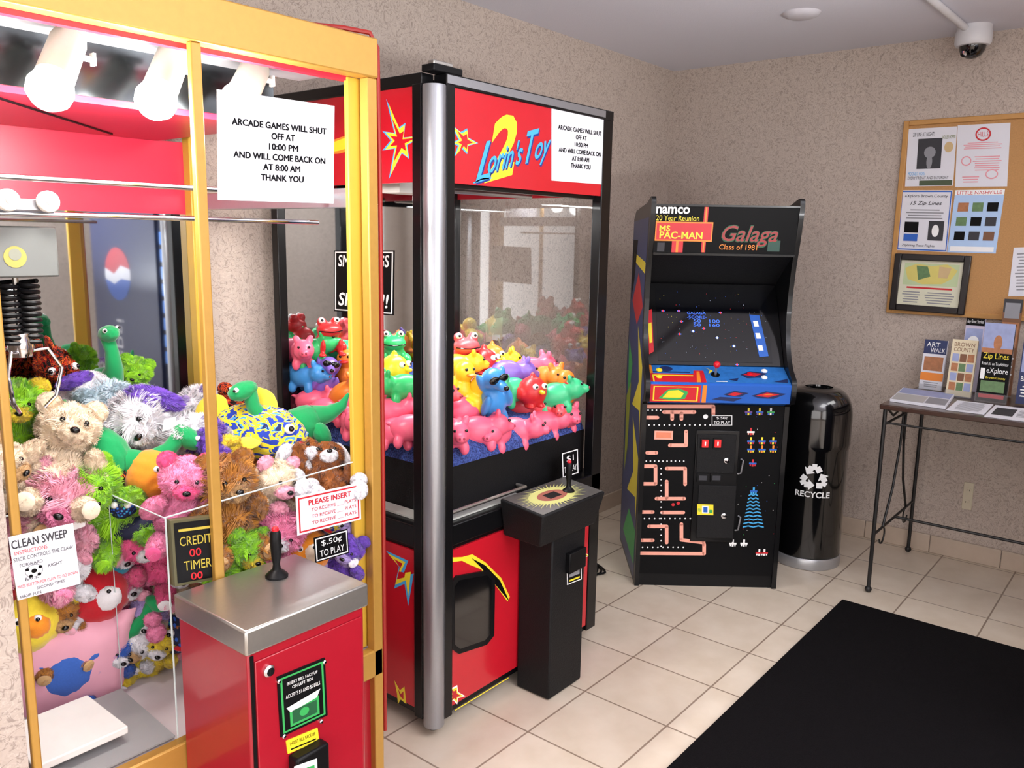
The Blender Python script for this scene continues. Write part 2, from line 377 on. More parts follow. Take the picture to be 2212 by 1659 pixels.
cw = MB().lathe((tx, 1.93, cz-.03), [(0, 0), (.02, 0), (.026, .02), (.02, .05), (0, .05)], CHROME, 16).tube([(tx, 1.93, b.z), (tx, 1.93, cz)], .006, STEEL).build('claw', m1)
for k in range(3):
    an = k*2*pi/3-.2; d = V((cos(an), sin(an), 0)); c0 = V((tx, 1.93, cz-.02))
    MB().tube([c0, c0+d*.05+V((0, 0, .005)), c0+d*.075+V((0, 0, -.04)), c0+d*.06+V((0, 0, -.10)), c0+d*.035+V((0, 0, -.125))], .004, CHROME, 8).build('prong', cw)
# spot lamps
BULB = mat('bulb_glow', (255, 252, 246), .3, emit=16, var=0)
LAMPW = mat('lamp_white', (184, 181, 168), .45)
bulbs = []
for (tx0, ty0), (bx0, by0), (ux, uy), br in (((152, 78), (118, 168), (116, 205), (145, 40)), ((378, 112), (346, 194), (338, 232), (372, 92)), ((555, 142), (527, 200), (516, 228), (548, 128))):
    p0 = on(tx0, ty0, 'Y', 1.79); p1 = on(bx0, by0, 'Y', 1.755); ax_ = (p1-p0); L_ = ax_.length
    lamp = MB().lathe(p0, [(0, -.004), (.022, -.004), (.031, .004), (.034, .015), (.036, L_), (.033, L_), (.031, .02)], LAMPW, 28, ax_).build('spot_lamp', m1)
    top = V((p0.x+.006, 1.80, 1.995))
    MB().tube([top, top.lerp(p0, .5)+V((.012, 0, 0)), p0+ax_*.15+V((0.012, .03, 0))], .006, WHITE).box((top.x-.02, 1.78, 1.985), (top.x+.02, 1.82, 1.997), WHITE).build('bracket', lamp)
    q = p0+ax_*.45+V((.036, 0, 0)); MB().tube([q, q+V((.022, 0, 0))], .006, WHITE).box(q+V((.018, -.008, -.012)), q+V((.024, .008, .012)), WHITE).build('thumb_screw', lamp)
    d = ax_.normalized(); c = p1+d*.014
    MB().lathe(c-d*.03, [(.012, -.02), (.016, 0), (.036, .022), (.043, .042), (.040, .062), (.026, .078), (0, .084)], BULB, 24, d).build('bulb', lamp)
    bulbs.append(c+d*.10)
# chute (clear acrylic, shown by its bright edges)
acx = .868; acz = .985
ED = mat('acrylic_edge', (196, 206, 206), .25)
MB().tube([(ax0+.03, 1.945, acz), (acx, 1.945, acz), (acx, ay0+.03, acz), (acx, ay0+.03, SZ)], .0022, ED, 6).tube([(acx, 1.945, acz), (acx, 1.945, SZ+.02)], .0012, ED, 6).build('chute_edge', m1)
MB().hexa([(ax0+.02, ay0+.035, SZ), (acx-.004, ay0+.035, SZ), (acx-.004, 1.94, SZ+.02), (ax0+.02, 1.94, SZ+.02), (ax0+.02, ay0+.035, SZ+.004), (acx-.004, ay0+.035, SZ+.004), (acx-.004, 1.94, SZ+.024), (ax0+.02, 1.94, SZ+.024)], mat('tray_grey', (150, 150, 150), .4)).build('chute_tray', m1)
fz = SZ+.028
MB().hexa([(ax0+.035, ay0+.085, fz), (acx-.085, ay0+.085, fz), (acx-.10, 1.90, fz+.02), (ax0+.035, 1.90, fz+.02), (ax0+.035, ay0+.085, fz+.018), (acx-.085, ay0+.085, fz+.018), (acx-.10, 1.90, fz+.038), (ax0+.035, 1.90, fz+.038)], WHITE).build('prize_flap', m1, .003)
MB().tube([(acx, ay0+.035, acz), (ax1-.07, ay0+.035, acz+.02)], .002, ED, 6).build('guard_edge', m1)
# display
q = F1.sub((358, 1121), (455, 1110), (368, 1262), -.036)
mb = MB().fbox(q, 0, 0, 0, 1, 1, .02, mat('display_bezel', (88, 84, 56), .4)).rect(q, .06, .04, .94, .96, .0205, BLACKP)
amb = mat('amber_print', (190, 170, 60), .5); led = mat('red_led', (230, 24, 34), .4, emit=.9)
mb.text(q, 'CREDIT', .16, .60, .88, .74, .021, amb).text(q, 'TIMER', .22, .22, .84, .36, .021, amb).text(q, '00', .36, .42, .62, .54, .021, led).text(q, '00', .36, .06, .62, .17, .021, led).rect(q, .15, .82, .85, .86, .021, amb)
mb.build('credit_display', m1)
# control box
cx0, cx1, cy0, cz1 = .86, 1.178, 1.375, .823
FB = Fr((0, cy0+.008, 0), (1, 0, 0), (0, 0, 1), (0, -1, 0))
cb = MB().box((cx0+.008, cy0+.008, .0), (cx1-.008, ay0-.001, cz1-.05), REDD).build('control_box', m1, .006)
MB().box((cx0, cy0, cz1-.055), (cx1, ay0-.001, cz1), STEEL).build('lid', cb, .005)
mb = MB().fbox(FB, cx0+.022, .05, 0, cx1-.018, cz1-.075, .004, REDD); mb.build('front_door', cb, .003)
mb = MB().fbox(FB, cx0+.012, .0, 0.001, cx0+.020, cz1-.06, .003, BLACKP); mb.build('door_gap', cb)
lk = FB.px(577, 1447)
MB().lathe(FB.pt(lk[0], lk[1], .004), [(.013, 0), (.013, .005), (.009, .009), (0, .009)], CHROME, 20, (0, -1, 0)).fbox(FB, lk[0]-.001, lk[1]-.005, .012, lk[0]+.001, lk[1]+.005, .0135, BLACKP).build('lock', cb)
q = FB.sub((597, 1462), (700, 1420), (605, 1592), .004)
mb = MB().fbox(q, 0, 0, 0, 1, 1, .003, BLACKP); draw(mb, q, [('r', .05, .04, .95, .07, gn), ('r', .05, .93, .95, .96, gn), ('r', .05, .04, .09, .96, gn), ('r', .91, .04, .95, .96, gn),
    ('t', 'INSERT BILL FACE UP', .18, .80, .82, .85, wt), ('t', 'ON LEFT SIDE', .28, .72, .72, .77, wt), ('t', 'ACCEPTS $1 AND $5 BILLS', .14, .58, .86, .65, wt),
    ('r', .2, .1, .82, .42, gn), ('p', [(.14, .44), (.86, .52), (.78, .40), (.22, .34)], wt), ('r', .25, .14, .77, .36, mat('bill_dark', (24, 84, 50), .5)), ('d', .5, .26, .1, .07, gn)], .0035)
mb.build('bill_decal', cb)
for pxx, pyy in ((599, 1470), (697, 1428), (610, 1588), (690, 1556)):
    a = FB.px(pxx, pyy); MB().lathe(FB.pt(a[0], a[1], .004), [(.005, 0), (.005, .004), (.003, .006), (0, .006)], CHROME, 10, (0, -1, 0)).build('screw', cb)
q = FB.sub((617, 1600), (685, 1572), (621, 1628), .004)
mb = MB().fbox(q, 0, 0, 0, 1, 1, .002, yl); draw(mb, q, [('t', 'INSERT BILL FACE UP', .1, .55, .9, .8, kk), ('r', .1, .2, .9, .3, kk)], .0025); mb.build('yellow_label', cb)
a0 = FB.px(620, 1640); a1 = FB.px(693, 1690)
MB().fbox(FB, a0[0], a1[1]-.04, .002, a1[0], a0[1]+.012, .035, BLACKP).build('bill_slot', cb, .006)
q = FB.sub((628, 1650), (690, 1628), (630, 1690), .0355); mb = MB().rect(q, .1, 0, .9, .8, .0005, wt).rect(q, .2, .1, .8, .5, .001, gn); mb.build('bill_slot_label', cb)
jp = on(598, 1245, 'Z', cz1)
jb = MB().lathe((jp.x, jp.y, cz1), [(.026, 0), (.026, .004), (.018, .012), (.010, .018), (.008, .03), (.011, .05), (.013, .085), (.012, .105), (.008, .11), (0, .111)], BLACKP, 20).build('joystick', cb)
MB().lathe((jp.x, jp.y, cz1+.110), [(.008, 0), (.008, .006), (.005, .009), (0, .009)], mat('red_button', (210, 20, 40), .3), 14).build('button', cb)
# red cable on top and down side
RC = mat('red_cable', (150, 30, 24), .4)
mb = MB().tube([(1.30, 1.72, atop+.012), (1.40, 1.70, atop+.02), (1.455, 1.665, atop+.014), (1.470, 1.655, atop-.02), (1.472, 1.652, 1.7), (1.472, 1.652, 1.0), (1.472, 1.655, .2)], .006, RC)
mb.build('cable', m1)
# sheets on the glass of machine 1
sheet('paper_notice', 'white notice of shutdown hours taped to the gold-framed crane machine', 'sign', F1, (468, 193), (722, 229), (470, 432), NOTICE, group=None)
sheet('instruction_card', 'white instruction card stuck low on the left glass beside a white chute', 'card', F1, (18, 1160), (157, 1130), (38, 1297), [
    ('T', 'CLEAN SWEEP', .02, .80, .88, .93, dgr), ('t', 'INSTRUCTIONS', .05, .70, .55, .76, rd), ('t', 'STICK CONTROLS THE CLAW', .02, .60, .95, .66, dgr), ('t', 'FORWARD', .10, .50, .45, .55, dgr),
    ('t', 'RIGHT', .52, .40, .75, .45, dgr), ('t', 'BACK', .15, .27, .36, .32, dgr), ('d', .3, .40, .14, .10, gy), ('d', .3, .40, .13, .09, wt), ('d', .3, .40, .045, .035, kk), ('d', .2, .44, .03, .025, kk), ('d', .4, .44, .03, .025, kk), ('d', .24, .33, .03, .025, kk), ('d', .37, .33, .03, .025, kk),
    ('t', 'PRESS BUTTON FOR CLAW TO GO DOWN', .02, .18, .97, .23, rd), ('t', 'SECOND TIMES', .3, .10, .75, .145, dgr), ('t', 'HAVE FUN', .04, .02, .36, .07, dgr)])
sheet('price_plate', 'white plate with red border on play prices, low on gold-framed machine glass', 'sign', F1, (638, 1073), (777, 1043), (642, 1157), [
    ('r', .03, .05, .97, .09, rd), ('r', .03, .91, .97, .95, rd), ('r', .03, .05, .05, .95, rd), ('r', .95, .05, .97, .95, rd),
    ('T', 'PLEASE INSERT', .18, .70, .84, .84, rd), ('t', 'TO RECEIVE ___ PLAYS', .22, .52, .92, .62, rd), ('t', 'TO RECEIVE ___ PLAYS', .22, .35, .92, .45, rd), ('t', 'TO RECEIVE ___ PLAYS', .22, .18, .92, .28, rd)])
sheet('price_label', 'black fifty cent price label behind the joystick of the red control box', 'sign', F1, (677, 1162), (750, 1142), (681, 1216), [
    ('r', .03, .05, .97, .95, wt), ('r', .06, .1, .94, .9, kk), ('t', '$.50¢', .2, .55, .8, .82, wt), ('t', 'TO PLAY', .14, .18, .86, .44, wt)], kk)
# ------------------------------------------------------------------ CRANE MACHINE 2 (black frame)
bx0, bx1, by0, by1, btop = 1.75, 2.68, 1.735, 2.53, 2.06
F2 = Fr((0, by0, 0), (1, 0, 0), (0, 0, 1), (0, -1, 0)); L2 = Fr((bx0, 0, 0), (0, -1, 0), (0, 0, 1), (-1, 0, 0))
m2 = thing('crane_machine', 'black and red crane game with silver corner post full of rubber animals', 'crane machine', ((bx0+bx1)/2, (by0+by1)/2, 0))
MB().box((bx0+.012, by0+.012, .05), (bx1-.012, by1, .64), BLACKM).build('base_cabinet', m2)
MB().box((bx0, by0, .63), (bx1, by1, .70), BLACKM).build('sill', m2, .004)
MB().lathe((bx0+.022, by0+.02, .035), [(.033, 0), (.034, .004), (.034, 1.986), (.033, 1.99)], SILVER, 32).build('corner_post', m2, label='brushed silver rounded corner post')
for xa, xb, ya, yb, z0 in ((bx0+.046, bx0+.082, by0-.006, by0+.03, .05), (bx1-.062, bx1, by0, by0+.04, .05), (bx0-.004, bx0+.035, by0+.048, by0+.085, .05),
                           (bx1-.035, bx1, by1-.035, by1, .70), (bx0, bx0+.035, by1-.035, by1, .70)):
    MB().box((xa, ya, z0), (xb, yb, 2.03), BLACKM).build('post', m2, .003)
mb = MB().box((bx0+.05, by0-.002, 2.025), (bx1, by0+.05, btop), BLACKM).box((bx0, by0+.05, 2.025), (bx0+.05, by1, btop), BLACKM).box((bx1-.05, by0+.05, 2.025), (bx1, by1, btop), BLACKM).box((bx0+.05, by1-.05, 2.025), (bx1-.05, by1, btop), BLACKM)
mb.build('top_frame', m2, .003)
MB().box((bx0+.05, by0-.006, 2.032), (bx1-.06, by0-.002, 2.055), SILVER).build('trim', m2)
MB().box((bx0+.05, by0+.05, 2.03), (bx1-.05, by1-.05, 2.045), BLACKP).build('roof', m2)
MB().box((bx0+.0, by0+.0, btop), (bx0+.12, by0+.05, btop+.02), BLACKP).box((bx0+.01, by0+.01, btop+.02), (bx0+.09, by0+.035, btop+.032), STEEL).build('latch', m2, .003)
# header panels
hz0, hz1 = 1.756, 2.027
mb = MB().box((bx0+.082, by0+.004, hz0), (bx1-.062, by0+.02, hz1), RED)
def star(fr, c, pts, w, m): mb.poly(fr, [fr.px(c[0]+a, c[1]+b) for a, b in pts], w, m)
ST = [(-32, -42), (-8, -22), (6, -30), (8, -10), (30, 2), (8, 8), (6, 26), (-6, 14), (-24, 34), (-14, 8), (-28, 2), (-13, -6)]
w0 = -.0035
star(F2, (1005, 307), ST, w0, lb); star(F2, (1006, 307), [(a*.85, b*.85) for a, b in ST], w0+.0003, yl); star(F2, (1007, 307), [(a*.55, b*.6) for a, b in ST], w0+.0006, RED)
q = F2.sub((1046, 258), (1120, 242), (1046, 396), w0); mb.text(q, '2', 0, 0, .95, 1, .0003, yl, .25, .03)
q = F2.sub((1026, 312), (1192, 268), (1026, 396), w0)
for dx_, dy_, m_, bo, ww in ((.012, -.05, db, .02, .0006), (0, 0, lb, .012, .0009)):
    mb.text(q, 'L', 0+dx_, 0+dy_, .19+dx_, 1.0+dy_, ww, m_, .5, bo); mb.text(q, "orin's", .15+dx_, .14+dy_, .60+dx_, .80+dy_, ww, m_, .5, bo); mb.text(q, 'T', .63+dx_, .10+dy_, .82+dx_, .98+dy_, ww, m_, .5, bo); mb.text(q, 'oy', .76+dx_, -.06+dy_, .99+dx_, .58+dy_, ww, m_, .5, bo)
mb.strip(q, [(-.02, .02), (.08, .06), (.2, .0)], .035, .0009, lb, False)
mb.build('header_panel', m2)
mb = MB().box((bx0+.004, by0+.085, hz0), (bx0+.02, by1-.035, hz1), RED)
SB = [(-28, -92), (0, -30), (14, -40), (10, -8), (60, -14), (18, 8), (22, 38), (6, 26), (-22, 82), (-10, 16), (-36, 20), (-18, -2), (-36, -22), (-10, -18)]
star(L2, (860, 305), SB, w0, lb); star(L2, (861, 305), [(a*.85, b*.9) for a, b in SB], w0+.0003, yl); star(L2, (862, 305), [(a*.6, b*.55) for a, b in SB], w0+.0006, RED)
star(L2, (738, 310), [(-70, 25), (-20, -8), (20, -22), (14, -4), (22, 14), (-10, 22)], w0, orr); star(L2, (738, 310), [(-60, 22), (-20, -3), (15, -16), (8, 0), (14, 9), (-10, 16)], w0+.0003, yl)
mb.build('header_panel', m2)
MB().box((bx1-.02, by0+.04, hz0), (bx1-.004, by1-.035, hz1), RED).build('header_panel', m2)
MB().box((bx0+.03, by1-.03, .70), (bx1-.03, by1-.022, 2.02), MIRROR).build('mirror_panel', m2)
MB().box((bx0+.05, by0+.03, hz0-.012), (bx1-.05, by0+.05, hz0+.012), BLACKM).build('header_rail', m2)
mb = MB().box((bx0+.10, by0+.25, 1.735), (bx0+.30, by0+.35, 1.80), WHITE).tube([(bx0+.05, by0+.34, 1.76), (bx1-.05, by0+.34, 1.76)], .01, STEEL); mb.build('gantry', m2)
MB().quad((bx1-.015, by0+.04, .70), (bx1-.015, by1-.035, .70), (bx1-.015, by1-.035, hz0), (bx1-.015, by0+.04, hz0), GLASS).build('glass_pane', m2)
# lower panels
mb = MB().box((bx0+.085, by0+.004, .075), (bx1-.065, by0+.013, .615), RED)
w1 = -.0035
mb.pxpoly(F2, [(978, 1205), (1000, 1204), (1022, 1198), (1050, 1215), (1085, 1250), (1103, 1290), (1098, 1300), (1070, 1262), (1040, 1230), (1015, 1220), (1000, 1212), (978, 1215)], w1, yl)
mb.pxpoly(F2, [(1020, 1206), (1050, 1222), (1082, 1255), (1102, 1300), (1062, 1252), (1040, 1226)], w1+.0003, kk)
for c, sc in (((985, 1503), .75), ((1262, 1200), .5)):
    star(F2, c, [(a*sc, b*sc) for a, b in ST], w1, wt); star(F2, c, [(a*sc*.8, b*sc*.8) for a, b in ST], w1+.0003, yl); star(F2, c, [(a*sc*.55, b*sc*.55) for a, b in ST], w1+.0006, RED)
mb.strip(F2, [F2.px(985, 1535), F2.px(1100, 1465)], .004, w1, yl)
mb.build('front_panel', m2)
pts = [(972, 1262), (985, 1244), (1052, 1232), (1068, 1246), (1066, 1372), (1050, 1392), (990, 1412), (973, 1400)]
mb = MB().prism(F2, [F2.px(*p) for p in pts][::-1], -.004, .004, BLACKP); pi_ = [(980, 1266), (990, 1253), (1050, 1242), (1060, 1252), (1058, 1368), (1046, 1382), (992, 1401), (981, 1392)]
mb.pxpoly(F2, pi_[::-1], .0046, GLOSSK); mb.build('prize_door', m2)
mb = MB().box((bx0+.004, by0+.09, .075), (bx0+.013, by1-.02, .615), RED)
for pts, mm, e in (([(832, 1190), (880, 1212), (868, 1245), (892, 1240), (880, 1310), (872, 1262), (850, 1272), (860, 1225)], lb, 0), ([(836, 1196), (874, 1215), (862, 1240), (886, 1236), (880, 1290), (875, 1254), (852, 1264), (862, 1226)], yl, .0003), ([(850, 1208), (868, 1218), (860, 1235), (874, 1238), (872, 1248), (856, 1252), (862, 1226)], RED, .0006),
                   ([(850, 1470), (862, 1492), (872, 1484), (876, 1522), (864, 1512), (858, 1522), (856, 1500)], yl, 0), ([(858, 1488), (864, 1500), (870, 1494), (870, 1512), (862, 1504)], RED, .0003)):
    mb.pxpoly(L2, pts, -.0035+e, mm)
mb.build('side_panel', m2)
for xx, yy in ((bx0+.05, by0+.05), (bx1-.06, by0+.05), (bx0+.06, by1-.06), (bx1-.06, by1-.06)): MB().lathe((xx, yy, 0), [(.022, 0), (.022, .012), (.012, .016), (.012, .05)], BLACKP, 14).build('foot', m2)
# interior
GRAV = ramp_mat('blue_gravel', [(0, (26, 40, 92)), (.3, (44, 66, 140)), (.6, (70, 96, 176))], 160, 0, .8, 2, 1.0, 'voronoi', False)
def bedz(x, y): return .945+max(0, (y-1.95))*.24+.012*nz.noise(V((x*14, y*14, 3)))
vs = []; fs = []; nx, ny = 60, 46
X0, X1, Y0, Y1 = bx0+.10, bx1-.03, 1.80, by1-.035
for j in range(ny+1):
    for i in range(nx+1):
        x = X0+(X1-X0)*i/nx; y = Y0+(Y1-Y0)*j/ny; z = bedz(x, y)+.006*nz.noise(V((x*80, y*80, 0)))
        e = min(1, j/4.0, i/4.0); z = .86+(z-.86)*min(1, e**.6) if e < 1 else z
        vs.append((x, y, z))
for j in range(ny):
    for i in range(nx): k = j*(nx+1)+i; fs.append((k, k+1, k+nx+2, k+nx+1))
mb = MB(); mb.add(vs, fs, GRAV); mb.build('gravel_bed', m2)
MB().box((X0, 1.80, .70), (X1, 1.806, .865), BLACKT).box((X0, 1.806, .70), (X0+.006, by1-.04, .865), BLACKT).build('bed_wall', m2)
MB().box((bx0+.04, by0+.03, .701), (bx0+.47, 1.795, .707), mat('light_grey_deck', (190, 192, 186), .35)).box((bx0+.04, 1.795, .701), (X0-.004, by1-.05, .707), mat('light_grey_deck', (0, 0, 0))).build('chute_tray', m2)
MB().tube([(bx0+.09, by0+.02, .735), (bx0+.48, by0+.02, .735), (bx0+.48, 1.796, .735)], .006, STEEL, 8).build('chute_rim', m2)
# control pedestal
FC = Fr((0, 1.588, 0), (1, 0, 0), (0, 0, 1), (0, -1, 0))
cp = MB().box((2.172, 1.588, .004), (2.37, by0-.002, .61), BLACKT).build('control_pedestal', m2, .006)
MB().hexa([(2.085, 1.575, .595), (2.41, 1.575, .595), (2.41, by0-.002, .60), (2.085, by0-.002, .60), (2.062, 1.548, .715), (2.428, 1.548, .715), (2.428, by0-.002, .735), (2.062, by0-.002, .735)], BLACKT).build('control_head', cp, .006)
q = Fr((2.062, 1.548, .716), (.366, 0, 0), (0, .185, .0197), (0, 0, 1))
mb = MB().rect(q, .02, .04, .98, .96, .0005, mat('decal_grey', (74, 72, 70), .4, var=.25, scale=40))
sx, sy = .47, .5; pyl = mat('pale_yellow_green', (196, 196, 120), .5)
for k in range(48):
    an = 2*pi*k/48; r0, r1 = .28, (.46 if k % 2 else .40)
    mb.poly(q, [(sx+r0*cos(an-.05), sy+r0*sin(an-.05)), (sx+r1*cos(an), sy+r1*sin(an)), (sx+r0*cos(an+.05), sy+r0*sin(an+.05))], .001, pyl)
mb.disc(q, sx, sy, .31, .0013, pyl, 24, .31); mb.disc(q, sx, sy, .20, .0016, mat('decal_maroon', (150, 84, 70), .5), 24, .20); mb.rect(q, sx-.09, .40, sx+.09, .60, .002, kk); mb.build('control_decal', cp)
jp = on(1228, 1058, 'Z', .73)
jb = MB().lathe((jp.x, jp.y, .725), [(.022, 0), (.022, .004), (.012, .012), (.008, .02), (.008, .035), (.011, .055), (.012, .085), (.010, .10), (.006, .104), (0, .104)], BLACKP, 18).build('joystick', cp)
MB().ball((jp.x, jp.y, .832), .008, mat('red_button', (0, 0, 0)), 12).build('button', cp)
a = FC.px(1222, 1195); b = FC.px(1256, 1215)
MB().fbox(FC, a[0], b[1]-.01, 0, b[0], a[1], .02, BLACKP).build('bill_slot', cp, .003)
q = FC.sub((1224, 1228), (1256, 1216), (1225, 1264), .001); mb = MB().rect(q, 0, 0, 1, 1, 0, wt); draw(mb, q, [('r', .06, .06, .94, .94, kk), ('r', .15, .4, .85, .75, gy), ('r', .15, .15, .85, .25, yl)], .0004); mb.build('bill_decal', cp)
sheet('paper_notice', 'smaller white notice of shutdown hours taped over the red lettered header', 'sign', F2, (1191, 228), (1307, 250), (1191, 390), NOTICE, w=-.003)
sheet('dollar_label', 'small black one dollar label beside the joystick of the black pedestal', 'sign', F2, (1211, 977), (1249, 966), (1213, 1036), [('r', .05, .05, .95, .95, wt), ('r', .1, .09, .9, .91, kk), ('t', '$1', .3, .55, .7, .8, wt), ('t', 'TO PLAY', .15, .2, .85, .42, wt)], kk)
sheet('pig_sign', 'black sign with white graffiti lettering on the side glass of the black crane machine', 'sign', L2, (722, 541), (853, 541), (722, 672), [
    ('r', .02, .02, .98, .98, wt), ('r', .04, .04, .96, .96, kk), ('t', 'SMASH PIGS', .08, .74, .92, .93, wt, .1, .02), ('d', .55, .48, .25, .17, pnk), ('t', 'SPLAT!!!', .08, .10, .92, .32, wt, .15, .02)], kk, .002)
# ------------------------------------------------------------------ toys: shared meshes
def slot(me):
    me.materials.append(WHITE); return me
def sph(sub=3):
    bm = bmesh.new(); bmesh.ops.create_icosphere(bm, subdivisions=sub, radius=1); me = bpy.data.meshes.new('sphere_mesh'); bm.to_mesh(me); bm.free()
    me.polygons.foreach_set('use_smooth', [True]*len(me.polygons)); return slot(me)
SPH = sph(3)
def fur(n, L, T, seed, wd=.03, rough=.04):
    rn = random.Random(seed); bm = bmesh.new(); bmesh.ops.create_icosphere(bm, subdivisions=4, radius=1)
    for v in bm.verts: v.co *= 1+rough*nz.noise(v.co*4+V((seed, 0, 0)))
    for f in bm.faces: f.smooth = True
    for i in range(n):
        z = rn.uniform(-1, 1); a = rn.uniform(0, 2*pi); s = math.sqrt(1-z*z); d = V((s*cos(a), s*sin(a), z))
        c = V((nz.noise(d*2.5+V((9, seed, 0))), nz.noise(d*2.5+V((0, 7, seed))), nz.noise(d*2.5+V((seed, 0, 5)))))
        c = (c-d*c.dot(d))*T*2.2; o = d.cross(c if c.length > .01 else V((0, 0, 1))).normalized()*wd
        l = L*rn.uniform(.5, 1.2)
        b0 = d*.97; m0 = d*(1+l*.6)+c*.5; t = d*(1+l*.85)+c
        v = [bm.verts.new(p) for p in (b0-o, b0+o, m0+o*.7, m0-o*.7, t)]
        f1 = bm.faces.new((v[0], v[1], v[2], v[3])); f2 = bm.faces.new((v[3], v[2], v[4])); f1.smooth = f2.smooth = True
    me = bpy.data.meshes.new('fur_mesh'); bm.to_mesh(me); bm.free(); return slot(me)
FUR_S = fur(4600, .18, .16, 3, .018); FUR_L = fur(5200, .38, .32, 5, .020)
PLAIN = fur(0, 0, 0, 8, rough=.08)
def ell(parent, name, me, m, loc, sc, rot=(0, 0, 0)):
    o = bpy.data.objects.new(name, me); COL.objects.link(o); o.parent = parent; o.location = loc
    o.scale = sc if isinstance(sc, (tuple, list)) else (sc, sc, sc); o.rotation_euler = rot
    o.material_slots[0].link = 'OBJECT'; o.material_slots[0].material = m; return o
def blob(name, els, voxel=.005, sm=6):
    bm = bmesh.new()
    for loc, sc, rot in els:
        M = Mx.Translation(loc) @ Euler(rot).to_matrix().to_4x4() @ Mx.Diagonal((*sc, 1)); bmesh.ops.create_icosphere(bm, subdivisions=3, radius=1, matrix=M)
    me = bpy.data.meshes.new(name); bm.to_mesh(me); bm.free(); o = bpy.data.objects.new(name, me); COL.objects.link(o)
    r = o.modifiers.new('r', 'REMESH'); r.mode = 'VOXEL'; r.voxel_size = voxel; s = o.modifiers.new('s', 'SMOOTH'); s.factor = .5; s.iterations = sm
    dg = bpy.context.evaluated_depsgraph_get(); me2 = bpy.data.meshes.new_from_object(o.evaluated_get(dg)); bpy.data.objects.remove(o); bpy.data.meshes.remove(me)
    me2.polygons.foreach_set('use_smooth', [True]*len(me2.polygons)); me2.name = name; me2.materials.clear(); return slot(me2)
EYEK = mat('eye_black', (10, 10, 12), .15); EYEW = mat('eye_white', (240, 240, 238), .25)
Z3 = (0, 0, 0)
# rubber toys
pig_me = blob('pig_body', [((0, 0, .055), (.043, .062, .043), Z3), ((0, -.062, .068), (.036, .036, .035), Z3), ((0, -.098, .062), (.017, .016, .015), Z3)] +
    [((sx*.025, sy, .016), (.015, .016, .022), Z3) for sx in (-1, 1) for sy in (-.035, .038)] + [((sx*.022, -.058, .104), (.013, .008, .017), (0, sx*.4, 0)) for sx in (-1, 1)] + [((0, .066, .072), (.006, .012, .006), Z3)], .0045)
frog_me = blob('frog_body', [((0, .005, .045), (.042, .048, .042), Z3), ((0, -.02, .088), (.044, .038, .027), Z3)] + [((sx*.024, -.012, .116), (.017, .017, .017), Z3) for sx in (-1, 1)] +
    [((sx*.044, .008, .026), (.018, .036, .024), (0, 0, sx*.3)) for sx in (-1, 1)] + [((sx*.03, -.045, .03), (.010, .012, .032), (.3, 0, 0)) for sx in (-1, 1)] + [((sx*.035, -.058, .007), (.015, .016, .007), Z3) for sx in (-1, 1)], .0045)
dog_me = blob('hound_body', [((0, 0, .085), (.035, .032, .055), Z3), ((0, -.012, .155), (.032, .035, .03), Z3), ((0, -.05, .148), (.016, .026, .014), Z3)] + [((sx*.02, -.004, .025), (.015, .018, .035), Z3) for sx in (-1, 1)] +
    [((sx*.036, -.02, .09), (.011, .014, .038), (.4, sx*-.2, 0)) for sx in (-1, 1)] + [((sx*.034, 0, .15), (.008, .014, .03), (0, sx*.2, 0)) for sx in (-1, 1)] + [((sx*.02, -.016, .006), (.016, .026, .008), Z3) for sx in (-1, 1)], .0045)
duck_me = blob('duck_body', [((0, 0, .05), (.045, .055, .045), Z3), ((0, -.03, .11), (.033, .033, .033), Z3), ((0, .055, .068), (.02, .022, .015), (.5, 0, 0))] + [((sx*.044, .008, .055), (.010, .032, .02), Z3) for sx in (-1, 1)], .0045)
bird_me = blob('bird_body', [((0, 0, .055), (.052, .05, .052), Z3), ((0, .04, .04), (.02, .03, .012), (-.3, 0, 0)), ((0, 0, .108), (.008, .012, .014), Z3)] + [((sx*.05, .005, .05), (.009, .028, .022), Z3) for sx in (-1, 1)] + [((sx*.02, -.015, .006), (.016, .024, .008), Z3) for sx in (-1, 1)], .0045)
RCOL = {'pink': (240, 100, 130), 'coral': (238, 86, 92), 'red': (200, 40, 42), 'purple': (124, 96, 190), 'blue': (66, 146, 216), 'green': (46, 182, 100), 'mint': (60, 186, 126), 'yellow': (240, 206, 40), 'orange': (240, 132, 46)}
RM = {k: mat('rubber_'+k, v, .34, var=.05, scale=8) for k, v in RCOL.items()}
GR2 = 'rubber animals in the black crane machine'
